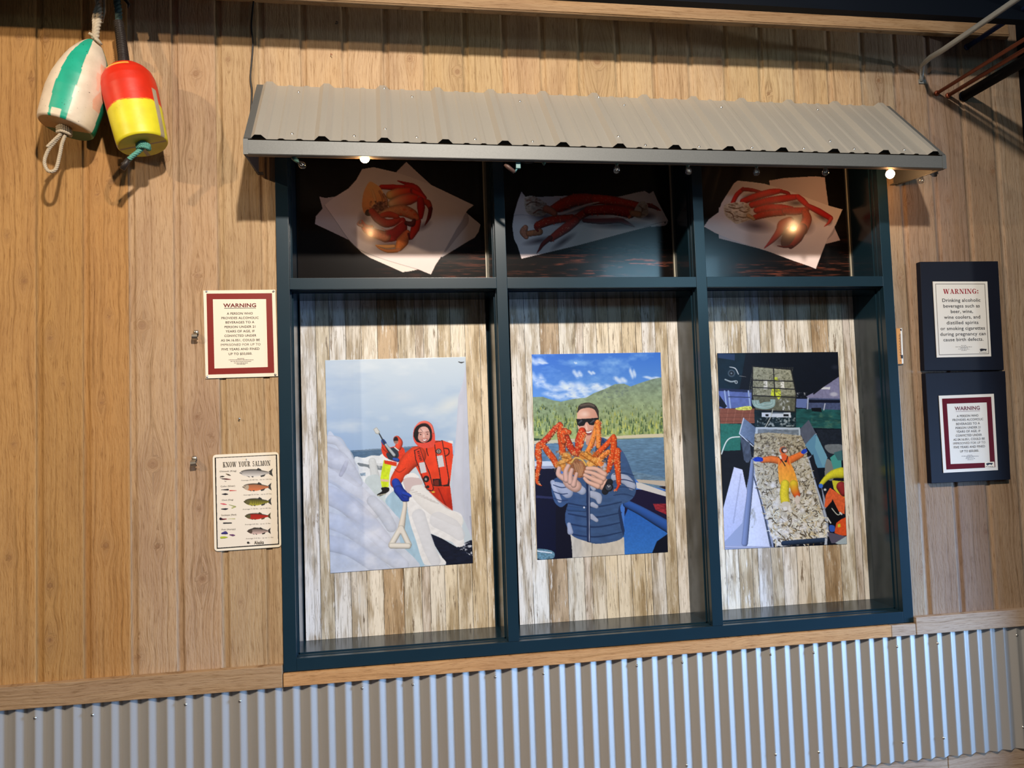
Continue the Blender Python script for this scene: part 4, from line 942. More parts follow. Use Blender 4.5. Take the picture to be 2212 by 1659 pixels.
# big left ice bank
bank = [(92, 615), (150, 620), (190, 660), (215, 690), (250, 720), (280, 780), (320, 850), (325, 920), (380, 970), (440, 1040), (520, 1110), (590, 1190), (620, 1230), (600, 1330), (640, 1420), (740, 1520), (760, 1580), (600, 1640), (80, 1659), (60, 1100)]
c.poly(bank, (202, 208, 218), sm=True, tex=.06, tc=(90, 80), seed=8)
for (P, R, col) in [([(100, 640), (170, 655), (210, 710), (250, 770), (270, 850)], [30, 34, 30, 34, 30], (206, 209, 216)), ([(90, 760), (170, 800), (250, 880), (320, 960)], [70, 75, 60, 30], (196, 199, 210)), ([(100, 900), (200, 940), (320, 1050), (430, 1160)], [50, 60, 66, 60], (214, 216, 224)),
                    ([(110, 1050), (240, 1120), (380, 1250), (500, 1380)], [70, 70, 74, 60], (204, 208, 222)), ([(100, 1230), (260, 1290), (420, 1400), (640, 1560)], [60, 66, 70, 50], (206, 212, 226)), ([(110, 1400), (260, 1440), (420, 1540), (520, 1620)], [60, 60, 60, 50], (196, 204, 222)),
                    ([(420, 1090), (500, 1180), (560, 1280)], [40, 46, 40], (198, 204, 216)), ([(190, 900), (215, 850), (235, 800)], [14, 18, 12], (180, 182, 198))]: c.stroke(P, R, col, .14, .05, (.1, -1), al=.75)
c.noise(.07, 60, 50, 31, bank); c.noise(.8, 120, 90, 35, bank, (232, 234, 240)); c.noise(.9, 150, 90, 33, [(60, 900), (520, 1200), (700, 1640), (60, 1659)], (176, 188, 212))
# right column of ice
c.poly([(1050, 330), (1085, 220), (1110, 60), (1219, 30), (1219, 1400), (1150, 1365), (1080, 1200), (1005, 1165), (1000, 950), (1030, 640)], (196, 200, 212), sm=False, tex=.05, tc=(60, 120), seed=12)
c.stroke([(1075, 400), (1060, 700), (1050, 1000), (1060, 1180)], [20, 30, 36, 40], (206, 208, 216), .06, .02, (-1, 0), al=.5)
c.poly([(972, 652), (1010, 650), (1012, 672), (980, 668)], (226, 226, 224))
c.poly([(1130, 1200), (1219, 1200), (1219, 1420), (1150, 1365)], (150, 152, 166), al=.6)
# far figure
c.poly([(505, 790), (600, 820), (590, 838), (560, 832), (545, 900), (540, 990), (490, 990), (480, 930), (488, 870)], (206, 226, 40), tex=.12, tc=(14, 20)); c.poly([(482, 930), (540, 936), (540, 952), (484, 946)], (226, 190, 160))
c.poly([(508, 792), (600, 808), (600, 838), (510, 818)], (214, 60, 30))
c.poly([(490, 690), (540, 700), (600, 690), (650, 705), (662, 770), (640, 800), (600, 806), (530, 780), (495, 745)], (222, 60, 34), sm=True, tex=.12)
c.stroke([(600, 640), (618, 665), (608, 700)], [26, 26, 24], (232, 78, 52)); c.blob(593, 646, 19, 28, (34, 26, 28), 1, .2); c.poly([(578, 655), (608, 652), (606, 672), (584, 672)], (200, 150, 130), sm=True, al=.7)
c.poly([(525, 740), (560, 700), (600, 712), (615, 760), (590, 790), (550, 790), (530, 770)], (44, 54, 66), sm=True); c.stroke([(500, 655), (512, 700), (540, 720)], [14, 18, 20], (222, 60, 34)); c.stroke([(498, 650), (510, 668)], [13, 15], (44, 84, 170))
c.stroke([(470, 596), (500, 650), (540, 720), (585, 762)], [4, 5, 10, 14], (50, 56, 62)); c.stroke([(520, 680), (580, 755)], [9, 12], (176, 184, 186))
c.poly([(428, 566), (452, 550), (478, 584), (466, 604), (446, 600)], (168, 172, 168)); c.poly([(434, 568), (452, 556), (470, 584), (462, 596), (448, 594)], (206, 206, 200)); c.stroke([(585, 700), (612, 722)], [5, 5], (220, 220, 214)); c.stroke([(580, 785), (606, 792)], [12, 14], (48, 84, 168))
c.poly([(455, 1045), (490, 1020), (486, 994), (538, 992), (544, 1015), (520, 1035), (480, 1055)], (24, 24, 26), sm=True); c.stroke([(460, 1052), (520, 1038)], [3, 3], (200, 196, 170))
# near figure: legs, coat, arm
c.poly([(800, 985), (990, 980), (1004, 1100), (1010, 1165), (960, 1140), (900, 1090), (850, 1040)], (208, 52, 26), sm=False, tex=.14, tc=(20, 40), col2=(170, 34, 18)); c.stroke([(905, 1000), (960, 1130)], [4, 4], (150, 30, 18))
c.poly([(735, 700), (800, 670), (880, 650), (935, 648), (1005, 672), (1012, 760), (1000, 860), (985, 990), (870, 985), (800, 965), (770, 900), (730, 820), (720, 740)], (230, 66, 34), tex=.10, tc=(40, 50), seed=21)
c.poly([(860, 930), (985, 925), (985, 985), (868, 982)], (40, 24, 24)); c.poly([(870, 940), (905, 936), (908, 976), (874, 976)], (110, 36, 26))
c.stroke([(745, 760), (690, 800), (640, 870), (600, 930), (590, 960)], [70, 62, 50, 44, 38], (228, 66, 34), .35, .14, (-.4, -.9), tex=.08); c.stroke([(585, 860), (620, 880), (665, 850)], [3, 4, 3], (150, 36, 20), al=.6)
c.poly([(725, 720), (770, 700), (800, 790), (840, 880), (872, 1000), (862, 1022), (818, 1012), (790, 940), (760, 850), (735, 790)], (60, 30, 28)); c.poly([(733, 724), (768, 706), (796, 795), (834, 885), (864, 998), (858, 1014), (822, 1004), (796, 938), (766, 848), (742, 788)], (226, 60, 34))
c.poly([(870, 660), (934, 646), (960, 780), (984, 930), (975, 975), (925, 985), (905, 860), (885, 760)], (60, 30, 28)); c.poly([(877, 664), (929, 652), (953, 782), (977, 930), (970, 968), (930, 976), (912, 858), (892, 758)], (230, 64, 36))
c.poly([(762, 812), (802, 806), (818, 880), (776, 890)], (206, 204, 204)); c.poly([(892, 762), (934, 756), (948, 838), (906, 846)], (206, 204, 204))
c.blob(906, 728, 22, 22, (40, 34, 34), 1, .15); c.blob(906, 728, 16, 16, (190, 170, 160), 1, .2); c.blob(906, 728, 11, 11, (60, 50, 50), 1, .2); c.stroke([(898, 728), (914, 728)], [2, 2], (200, 180, 170))
c.blob(815, 930, 24, 26, (30, 26, 28), 1, .15); c.blob(812, 932, 10, 12, (150, 140, 140), 1, .3); c.blob(826, 988, 13, 13, (50, 34, 34), 1, .2); c.blob(866, 1025, 16, 8, (220, 180, 60), 1, .4)
c.stroke([(948, 705), (978, 712), (980, 745), (958, 762)], [4, 4, 4, 4], (60, 28, 26)); c.stroke([(820, 670), (818, 720), (830, 760)], [4, 4, 3], (70, 26, 24)); c.blob(800, 682, 6, 6, (50, 30, 30))
for i, (x, y) in enumerate([(757, 728), (761, 742), (765, 756), (769, 768), (773, 780), (777, 792)]): c.stroke([(x - 7, y + 1), (x + 8, y - 2)], [2.4, 2.4], (60, 26, 26)); c.stroke([(x - 6, y + 6 - (i % 2) * 5), (x + 5, y + 4 - (i % 3) * 4)], [1.6, 1.6], (60, 26, 26))
# hood, face
c.poly([(720, 590), (735, 545), (770, 515), (812, 510), (850, 530), (872, 575), (880, 640), (870, 690), (830, 704), (780, 700), (745, 680), (722, 640)], (224, 76, 60), sm=True, tex=.06); c.stroke([(735, 560), (770, 522), (815, 516), (850, 540), (866, 590)], [9, 10, 10, 10, 9], (236, 110, 92))
c.poly([(722, 600), (738, 552), (775, 528), (820, 528), (850, 560), (858, 610), (850, 650), (800, 666), (750, 660), (728, 630)], (26, 18, 22), sm=True)
c.poly([(752, 600), (765, 560), (798, 546), (828, 560), (842, 600), (838, 635), (815, 658), (790, 664), (765, 650), (752, 630)], (222, 174, 160), sm=True, col2=(196, 138, 124)); c.blob(795, 575, 28, 16, (232, 196, 186), .8, .9)
c.stroke([(764, 592), (784, 590)], [2.4, 1.4], (50, 30, 30)); c.stroke([(812, 588), (832, 586)], [1.4, 2.4], (50, 30, 30)); c.blob(774, 605, 8, 4.5, (40, 24, 26), 1, .4); c.blob(824, 602, 8, 4.5, (40, 24, 26), 1, .4)
c.poly([(796, 596), (806, 620), (798, 628), (790, 622)], (236, 200, 188), sm=True, al=.8); c.poly([(784, 642), (802, 640), (824, 634), (818, 652), (800, 658)], (150, 60, 66), sm=True); c.poly([(788, 644), (804, 643), (820, 638), (812, 648), (800, 652)], (244, 240, 236), sm=True)
c.stroke([(770, 560), (790, 585)], [1.4, .8], (50, 30, 30)); c.stroke([(755, 590), (748, 630), (760, 655)], [6, 7, 5], (26, 18, 22)); c.stroke([(846, 570), (852, 610), (846, 645)], [5, 6, 5], (26, 18, 22))
# white ice in front of her and dark water
log = [(650, 925), (700, 895), (770, 950), (800, 1000), (860, 1050), (900, 1100), (960, 1150), (1040, 1170), (1080, 1205), (1078, 1290), (1092, 1380), (1085, 1420), (1040, 1425), (1000, 1390), (940, 1370), (850, 1330), (870, 1400), (900, 1470), (960, 1550), (820, 1560), (780, 1510), (740, 1380), (700, 1260), (680, 1160), (670, 1040)]
c.poly([(846, 1330), (930, 1365), (1040, 1430), (1090, 1400), (1219, 1340), (1219, 1659), (980, 1600), (930, 1500), (880, 1420)], (20, 26, 44), tex=.3, tc=(30, 14)); c.noise(2.2, 18, 9, 44, [(1080, 1380), (1160, 1360), (1160, 1500), (1060, 1450)], (220, 224, 230))
c.poly(log, (232, 230, 226), sm=True, tex=.06, tc=(30, 20), seed=15); c.stroke([(720, 980), (790, 1060), (880, 1140), (980, 1200), (1050, 1240)], [50, 62, 60, 50, 40], (228, 224, 216), .06, .04, (.5, -.8), al=.6)
c.stroke([(760, 1200), (800, 1320), (840, 1440), (880, 1530)], [50, 46, 44, 40], (210, 212, 216), .08, .03, (-1, -.2), al=.6); c.stroke([(900, 1230), (1000, 1280), (1060, 1340)], [60, 60, 40], (214, 214, 216), .06, .03, al=.6)
for q in range(8): c.stroke([(690 + q * 22, 1020 + q * 10), (720 + q * 26, 1010 + q * 14)], [3, 5], (206, 200, 194), .3, 0, al=.6)
c.poly([(650, 930), (750, 920), (790, 965), (720, 980), (700, 1010), (680, 1050), (660, 1000)], (206, 186, 182), sm=True); c.poly([(670, 900), (720, 885), (765, 920), (700, 915)], (236, 232, 226), sm=True)
# glove, shovel
c.stroke([(652, 1065), (660, 1120), (648, 1200), (632, 1290)], [15, 15, 19, 26], (226, 216, 200), .3, .12, (-1, 0))
for a, b_ in (((628, 1290), (560, 1410)), ((632, 1290), (688, 1410)), ((560, 1418), (684, 1420))): c.stroke([a, b_], [21, 21], (230, 224, 210), .35, .12, sm=False)
c.blob(628, 1300, 24, 30, (228, 220, 206), 1, .3)
c.stroke([(592, 955), (606, 985), (622, 1010)], [30, 34, 30], (36, 66, 170), .35, .15); c.stroke([(612, 1010), (640, 1040), (660, 1060)], [34, 36, 34], (32, 60, 160), .4, .12); c.stroke([(650, 1035), (680, 1045), (700, 1055)], [15, 14, 9], (36, 66, 170)); c.stroke([(628, 1060), (648, 1082), (680, 1085)], [14, 14, 10], (28, 52, 146))
c.stroke([(1050, 73), (1072, 79), (1092, 74)], [2, 5, 1.5], (34, 36, 40)); c.a[:, :int(190 * .62)] *= .985; c.a[:, int(190 * .62):int(285 * .62)] *= .992  # last two steps paint faint fold shading into the left strips
PY = YP - .0020
P1 = printed_sheet('picture_poster', [(702.1, 778.3), (1005.8, 770.9), (1021.7, 1216.3), (713.4, 1238.4)], PY, c, (680, 760), 3.386, M['poster'], (.96, 1.04, 1.22), 330, 480)
tag(P1, 'printed picture of two people in orange survival suits on an icy deck', 'poster')

# --- picture 2: man with king crab (1165 x 1659 view)
c = Canvas(1165, 1659, .62, (70, 120, 200))
c.poly([(0, 0), (1165, 0), (1165, 500), (0, 500)], (52, 108, 200), col2=(112, 164, 220)); c.noise(1.3, 110, 60, 3, [(0, 0), (1165, 0), (1165, 420), (0, 420)], (126, 172, 226))
for (x, y, rx, ry) in [(100, 105, 70, 42), (110, 250, 60, 75), (250, 310, 110, 42), (340, 290, 60, 45), (400, 330, 80, 50), (500, 310, 110, 55), (430, 370, 90, 36), (290, 370, 130, 40), (610, 300, 70, 34), (740, 250, 50, 36), (415, 205, 38, 42), (522, 195, 28, 22), (835, 200, 26, 52), (990, 235, 70, 20), (400, 120, 12, 12), (150, 120, 40, 14)]:
    for k in range(5): c.blob(x + (k - 2) * rx * .35, y + ((k * 7) % 5 - 2) * ry * .2, rx * .55, ry * .6, (232, 238, 246), .75, .9)
c.noise(1.0, 30, 16, 5, [(60, 170), (700, 230), (700, 400), (60, 400)], (96, 146, 212))
hill = [(0, 400), (80, 380), (150, 378), (230, 405), (290, 415), (380, 395), (480, 385), (540, 350), (620, 320), (700, 282), (770, 278), (820, 300), (900, 270), (980, 245), (1060, 228), (1165, 230), (1165, 680), (0, 720)]
c.poly(hill, (122, 140, 122), col2=(160, 174, 108), tex=.22, tc=(26, 22), seed=9); c.noise(1.1, 60, 40, 61, [(480, 420), (620, 350), (760, 310), (1000, 270), (1165, 255), (1165, 480), (480, 480)], (150, 168, 132)); c.noise(1.3, 20, 12, 63, [(600, 340), (700, 300), (780, 300), (830, 330), (800, 370), (560, 410)], (92, 104, 104))
rs = np.random.RandomState(4)
for q in range(520):
    x = rs.uniform(60, 1110); y = rs.uniform(440, 670) if q % 3 else rs.uniform(560, 680); h = rs.uniform(18, 46) * (.6 + (y - 440) / 320); k = (y - 430) / 250
    base = np.array([(150, 166, 84), (98, 124, 74), (196, 200, 104), (72, 98, 64)][q % 4], float) * (.75 + .25 * k)
    c.poly([(x - h * .16, y), (x, y - h), (x + h * .16, y)], base)
c.poly([(0, 640), (80, 690), (160, 700), (160, 720), (0, 730)], (54, 78, 56), sm=True, tex=.3)
c.poly([(60, 715), (260, 705), (600, 685), (900, 665), (1165, 655), (1165, 690), (600, 712), (60, 745)], (206, 196, 164)); c.poly([(590, 700), (1165, 684), (1165, 700), (590, 712)], (120, 140, 120))
c.poly([(60, 742), (600, 712), (1165, 682), (1165, 1030), (860, 1010), (60, 880)], (98, 132, 158), tex=.20, tc=(34, 7), seed=13, col2=(84, 116, 146))
c.poly([(800, 940), (1165, 1010), (1165, 1100), (900, 1050)], (100, 128, 150), tex=.25, tc=(28, 6))
# boat
c.poly([(60, 915), (260, 905), (260, 1659), (60, 1659)], (10, 14, 40), tex=.1); c.poly([(85, 868), (270, 872), (270, 912), (85, 926)], (206, 212, 220)); c.poly([(85, 905), (250, 905), (250, 925), (85, 930)], (150, 156, 176))
c.poly([(250, 900), (420, 1200), (420, 1659), (250, 1659)], (12, 12, 30)); c.poly([(100, 1130), (330, 1150), (330, 1162), (100, 1150)], (40, 44, 78)); c.poly([(100, 1540), (225, 1555), (228, 1610), (110, 1612)], (96, 130, 140), sm=True, tex=.4, tc=(14, 10)); c.poly([(104, 1548), (222, 1564), (222, 1574), (108, 1560)], (210, 214, 210))
c.poly([(780, 1080), (1165, 1100), (1165, 1659), (760, 1659)], (26, 20, 50)); c.poly([(860, 1008), (1165, 1024), (1165, 1060), (1080, 1060), (880, 1030)], (190, 176, 158)); c.poly([(862, 1030), (900, 1035), (1165, 1130), (1165, 1160), (1060, 1130), (866, 1075)], (206, 202, 196)); c.poly([(1030, 1060), (1165, 1060), (1165, 1100), (1080, 1085)], (40, 30, 40))
c.poly([(990, 1195), (1165, 1190), (1165, 1300), (1100, 1280), (1010, 1240)], (140, 40, 50), tex=.4, tc=(20, 10)); c.poly([(800, 1230), (1120, 1410), (990, 1565), (940, 1659), (760, 1659), (770, 1300)], (40, 94, 176), col2=(58, 122, 200), tex=.08)
c.stroke([(790, 1195), (900, 1250), (1020, 1320), (1130, 1385)], [30, 34, 40, 44], (44, 84, 156), .45, .22, (.3, -1)); c.poly([(985, 1565), (1020, 1480), (1165, 1380), (1165, 1659), (940, 1659)], (14, 18, 34))
# trousers, jacket
c.poly([(360, 1420), (770, 1450), (775, 1600), (770, 1659), (380, 1659), (370, 1500)], (206, 196, 178), tex=.08, tc=(20, 60)); c.stroke([(526, 1480), (524, 1650)], [2, 2], (120, 112, 98))
jack = [(600, 690), (660, 720), (740, 770), (790, 850), (830, 950), (862, 1050), (850, 1130), (800, 1180), (750, 1200), (740, 1280), (770, 1400), (760, 1450), (700, 1480), (570, 1500), (480, 1480), (380, 1440), (330, 1360), (320, 1280), (340, 1190), (290, 1220), (240, 1180), (215, 1080), (225, 1020), (270, 990), (400, 960), (520, 900), (560, 760)]
c.poly(jack, (58, 84, 124), sm=True, tex=.12, tc=(50, 24), seed=25)
for i, y in enumerate([1190, 1270, 1345, 1420]): c.stroke([(345, y), (480, y + 24), (600, y + 22), (750, y - 10)], [5, 6, 6, 4], (30, 48, 84), .2, 0, al=.8)
for (P, R) in [([(250, 1060), (300, 1080), (340, 1110)], [34, 40, 40]), ([(700, 990), (780, 1010), (830, 1060)], [30, 36, 30]), ([(420, 1075), (450, 1095)], [34, 30]), ([(520, 1120), (570, 1140), (580, 1180)], [26, 30, 16]), ([(520, 1050), (540, 1080)], [20, 16]), ([(530, 1200), (560, 1215)], [20, 14]), ([(350, 1350), (360, 1410)], [14, 22]), ([(520, 1290), (560, 1320)], [20, 14]), ([(610, 900), (630, 960)], [26, 24]), ([(225, 1030), (250, 1100), (280, 1170)], [18, 18, 16])]: c.stroke(P, R, (186, 190, 206), .15, .1, al=.85)
for y in (960, 1010, 1065, 1120): c.stroke([(690, y + 10), (770, y), (845, y + 20)], [3, 4, 3], (40, 60, 98), .2, 0)
for y in (1050, 1100, 1150): c.stroke([(230, y), (290, y + 20), (340, y + 15)], [3, 4, 3], (44, 62, 100), .2, 0)
c.stroke([(350, 1230), (470, 1240)], [20, 16], (52, 80, 122), .3, .1); c.poly([(480, 1010), (510, 1010), (514, 1490), (486, 1485)], (30, 44, 78)); c.stroke([(503, 1020), (505, 1480)], [2.5, 2.5], (170, 178, 200), .1, 0)
c.poly([(735, 1200), (775, 1400), (765, 1440), (745, 1380), (725, 1250)], (34, 50, 84)); c.blob(465, 1222, 9, 9, (224, 224, 230)); c.poly([(560, 720), (610, 700), (640, 780), (640, 880), (560, 840)], (40, 58, 94), sm=True)
# head
c.poly([(480, 650), (560, 640), (580, 740), (520, 770), (480, 740)], (206, 148, 124)); c.poly([(412, 520), (418, 470), (450, 440), (510, 432), (560, 460), (576, 520), (574, 600), (560, 650), (530, 690), (490, 700), (450, 670), (424, 630), (412, 570)], (226, 176, 152), sm=True, col2=(198, 140, 118), d=(1, 0)); c.blob(470, 510, 48, 30, (238, 202, 182), .9, .9)
c.poly([(414, 500), (420, 455), (445, 432), (490, 422), (535, 432), (565, 460), (578, 500), (576, 560), (566, 520), (545, 478), (505, 462), (455, 468), (430, 480)], (52, 42, 38), sm=True, tex=.3, tc=(10, 10)); c.stroke([(440, 446), (500, 436), (540, 450)], [8, 10, 7], (120, 104, 90), .3, .1, al=.6)
c.poly([(404, 548), (470, 546), (572, 538), (574, 552), (562, 580), (535, 596), (505, 592), (490, 570), (478, 574), (465, 598), (430, 604), (412, 590)], (20, 20, 24), sm=False); c.stroke([(424, 580), (445, 562)], [5, 8], (92, 92, 100), al=.7); c.stroke([(515, 578), (540, 560)], [5, 8], (86, 86, 96), al=.7)
c.poly([(478, 580), (494, 625), (476, 632)], (232, 188, 168), sm=True); c.poly([(468, 642), (500, 640), (528, 630), (520, 664), (500, 672), (480, 668)], (140, 70, 70), sm=True); c.poly([(474, 644), (500, 644), (524, 636), (516, 650), (490, 654)], (246, 244, 240), sm=True); c.blob(590, 580, 10, 22, (206, 150, 128), 1, .4)
# king crab
O1, O2, O3 = (222, 84, 30), (206, 58, 26), (236, 140, 60)
def spiny(P, R, col, seed, n=24, k=1.0):
    R = [x * 1.12 for x in R]; c.stroke(P, R, col, .5, .28, tex=.16, seed=seed); q = smooth_pts(P, False, 8); r_ = np.random.RandomState(seed)
    for i in range(n * len(P) // 2):
        j = r_.randint(0, len(q) - 1); d = q[min(j + 1, len(q) - 1)] - q[max(j - 1, 0)]; d = d / (np.hypot(*d) + 1e-6); nn = np.array([-d[1], d[0]]); rad = np.interp(j, [0, len(q) - 1], [R[0], R[-1]]); o_ = r_.uniform(-1, 1); b0 = q[j] + nn * rad * o_
        e = b0 + nn * np.sign(o_) * (4 + 7 * abs(o_)) * k + np.array([0, -2]); c.stroke([b0, e], [3.4 * k, .8], (244, 172, 110) if r_.rand() < .6 else (198, 50, 24), .2, .1, sm=False)
spiny([(280, 590), (230, 640), (180, 700), (130, 745)], [18, 20, 22, 20], O2, 1); spiny([(120, 750), (115, 820), (125, 880), (110, 960), (105, 1010)], [22, 24, 18, 16, 13], O1, 2); spiny([(105, 1010), (110, 1040), (140, 1055)], [12, 8, 3], O1, 3, 6)
spiny([(150, 745), (190, 800), (230, 850), (255, 900)], [16, 22, 22, 20], O1, 4); spiny([(290, 600), (280, 660), (295, 740), (300, 800)], [16, 20, 22, 24], O1, 5); spiny([(320, 640), (330, 700), (370, 780), (385, 810)], [22, 26, 24, 16], O2, 6); spiny([(350, 650), (300, 660), (310, 720)], [18, 24, 20], O1, 7)
spiny([(450, 640), (430, 710), (420, 780), (405, 830)], [26, 30, 24, 14], O2, 8); spiny([(470, 660), (450, 700), (440, 760)], [14, 18, 14], O1, 9); spiny([(560, 580), (545, 660), (520, 740), (490, 800)], [13, 16, 18, 18], O3, 10, 10); spiny([(570, 575), (575, 680), (575, 760)], [20, 18, 16], O3, 11)
spiny([(690, 680), (640, 740), (580, 800), (530, 850)], [16, 18, 20, 20], O1, 12); spiny([(690, 690), (690, 780), (670, 860), (655, 930)], [20, 24, 22, 16], O1, 13); spiny([(650, 940), (620, 975), (590, 995)], [13, 9, 3], O1, 14, 6); spiny([(720, 790), (715, 860), (722, 940), (730, 1040)], [22, 24, 20, 15], O1, 15); spiny([(735, 1040), (715, 1080), (690, 1095)], [11, 7, 2], O2, 16, 5)
spiny([(650, 800), (600, 840), (560, 890)], [18, 20, 18], O3, 17)
for (x, y, rx, ry, cc) in [(290, 900, 46, 40, (214, 136, 52)), (330, 840, 46, 44, (218, 144, 60)), (300, 880, 30, 26, (228, 160, 80)), (355, 870, 30, 36, (206, 120, 44)), (490, 830, 44, 40, (218, 148, 60)), (540, 870, 46, 40, (216, 138, 56)), (510, 890, 34, 30, (226, 160, 80)), (450, 830, 30, 36, (206, 124, 48)), (590, 890, 30, 24, (222, 120, 56)), (330, 930, 50, 30, (210, 128, 50))]: c.blob(x, y, rx, ry, cc, 1, .35)
c.noise(1.5, 14, 12, 87, [(240, 790), (640, 790), (640, 950), (480, 950), (370, 880), (240, 950)], (150, 80, 24)); c.noise(1.2, 10, 10, 89, [(240, 790), (640, 790), (640, 950), (480, 950), (370, 880), (240, 950)], (250, 200, 120))
for P in ([(262, 900), (330, 880), (380, 850)], [(290, 840), (350, 850)], [(440, 820), (500, 860), (560, 900)], [(480, 800), (540, 840)]): c.stroke(P, [3] * len(P), (150, 84, 26), .2, 0)
c.poly([(400, 820), (425, 860), (470, 880), (485, 930), (470, 980), (430, 996), (390, 980), (360, 930), (370, 880)], (154, 96, 62), sm=True, tex=.35, tc=(12, 10), seed=77); c.stroke([(370, 880), (400, 845), (450, 860), (480, 900)], [8, 8, 8, 8], (222, 172, 90))
for q in range(9): c.stroke([(385 + q * 8, 880 + (q % 3) * 6), (400 + q * 7, 930 + (q % 2) * 14), (420 + q * 3, 980)], [4, 5, 3], (190, 134, 92), .5, .1)
# hands
SK = (226, 178, 156)
c.stroke([(400, 1060), (360, 1030), (330, 990)], [46, 50, 40], SK, .3, .12)
for P, R in [([(275, 925), (270, 970), (310, 1000)], [17, 20, 24]), ([(345, 905), (325, 950), (330, 1010)], [16, 19, 24]), ([(372, 935), (360, 980), (360, 1030)], [15, 18, 22]), ([(408, 965), (395, 1010), (385, 1050)], [13, 16, 22])]: c.stroke(P, R, SK, .4, .16)
c.stroke([(640, 1060), (590, 1030), (550, 1000)], [44, 48, 38], SK, .3, .12)
for P, R in [([(490, 925), (560, 930), (620, 970)], [15, 18, 24]), ([(480, 950), (540, 965), (610, 1000)], [14, 17, 24]), ([(470, 975), (520, 1000), (590, 1030)], [14, 17, 24]), ([(468, 1000), (500, 1030), (570, 1060)], [12, 15, 22])]: c.stroke(P, R, SK, .4, .16)
c.stroke([(625, 1100), (660, 1030)], [26, 26], (30, 32, 40), .2, .1, sm=False); c.blob(652, 1068, 38, 36, (22, 24, 32), 1, .12); c.blob(652, 1068, 26, 25, (60, 66, 80), 1, .15); c.stroke([(652, 1068), (664, 1056)], [2, 2], (220, 220, 220)); c.stroke([(652, 1068), (644, 1054)], [2, 2], (220, 220, 220))
P2 = printed_sheet('picture_poster', [(1148.4, 765.6), (1426.6, 761.3), (1443, 1192.5), (1160.6, 1209.5)], PY, c, (1130, 750), 3.53, M['poster'], (.96, 1.04, 1.22), 310, 470,
    curl=lambda s, t: -.0009 * np.clip(1 - t * 9, 0, 1) * (1 + np.sin(s * 9)))
tag(P2, 'printed picture of a man in sunglasses holding a large orange crab', 'poster')

# --- picture 3: chute full of crabs (1180 x 1659 view)
c = Canvas(1180, 1659, .62, (14, 18, 30))
c.poly([(0, 0), (1180, 0), (1180, 640), (0, 640)], (10, 14, 26), tex=.2); c.poly([(60, 40), (300, 40), (250, 330), (60, 360)], (16, 40, 52), al=.8, tex=.3, tc=(60, 60)); c.poly([(76, 48), (210, 55), (210, 105), (80, 85)], (44, 62, 96), al=.8)
c.stroke([(170, 158), (215, 170), (240, 215)], [3, 5, 4], (186, 190, 190)); c.blob(185, 208, 34, 34, (70, 84, 94), 1, .3); c.blob(185, 208, 22, 22, (20, 26, 34), 1, .3); c.blob(184, 208, 9, 9, (120, 130, 136)); c.stroke([(135, 258), (180, 275), (215, 270)], [6, 7, 6], (150, 160, 160)); c.blob(222, 278, 15, 16, (160, 168, 166), 1, .3); c.blob(222, 278, 8, 9, (20, 24, 30)); c.stroke([(250, 230), (300, 236)], [3, 2], (110, 110, 110))
c.poly([(80, 340), (345, 355), (345, 480), (90, 490)], (90, 104, 156), tex=.15, tc=(30, 30)); c.poly([(80, 328), (350, 340), (350, 362), (80, 348)], (34, 42, 70))
for x in (130, 160, 320): c.stroke([(x, 350), (x + 16, 485)], [7, 7], (150, 166, 200), .3, 0, sm=False)
c.stroke([(160, 395), (330, 400)], [3, 3], (40, 50, 80)); c.poly([(88, 380), (150, 470), (130, 490), (88, 470)], (16, 20, 34))
c.poly([(90, 488), (370, 488), (370, 606), (95, 610)], (128, 74, 56), tex=.08); 
for q in range(5): c.stroke([(100 + q * 60, 490), (80 + q * 60, 606)], [1.6, 1.6], (166, 110, 86), .1, 0)
for y in (525, 560, 590): c.stroke([(95, y), (368, y)], [1.4, 1.4], (90, 48, 36), .1, 0)
c.poly([(220, 485), (330, 468), (340, 498), (240, 500)], (200, 200, 90), sm=True, tex=.4, tc=(12, 8))
c.poly([(96, 608), (260, 612), (255, 820), (100, 830)], (40, 104, 88), tex=.16, tc=(10, 10)); c.poly([(100, 826), (340, 820), (340, 1180), (100, 1260)], (16, 16, 20), tex=.3, tc=(60, 10))
c.poly([(365, 500), (720, 500), (720, 640), (370, 640)], (18, 34, 40), tex=.5, tc=(18, 14)); c.noise(2.2, 16, 14, 91, [(390, 560), (700, 560), (700, 632), (390, 632)], (150, 160, 160))
c.poly([(425, 520), (655, 520), (660, 560), (425, 556)], (196, 204, 210)); c.poly([(455, 533), (480, 533), (480, 550), (455, 550)], (16, 18, 24)); c.poly([(600, 533), (640, 533), (640, 552), (600, 550)], (16, 18, 24)); c.poly([(500, 520), (600, 520), (600, 530), (500, 530)], (110, 120, 130))
c.poly([(700, 490), (1060, 500), (1060, 650), (700, 640)], (30, 78, 76), tex=.35, tc=(50, 16), seed=55); c.noise(1.1, 40, 18, 57, [(820, 520), (1060, 520), (1060, 650), (820, 640)], (84, 120, 96)); c.poly([(860, 655), (1070, 655), (1080, 900), (900, 900)], (28, 34, 44), tex=.25)
c.poly([(700, 410), (790, 412), (780, 486), (700, 480)], (96, 112, 160)); c.poly([(800, 400), (1050, 410), (1055, 500), (800, 492)], (70, 80, 112), tex=.2); c.stroke([(800, 430), (1040, 432)], [12, 12], (14, 18, 36), .1, 0); c.stroke([(795, 400), (790, 490)], [6, 6], (170, 180, 200), .2, 0, sm=False); c.stroke([(930, 450), (920, 500)], [4, 4], (190, 196, 206), .2, 0, sm=False)
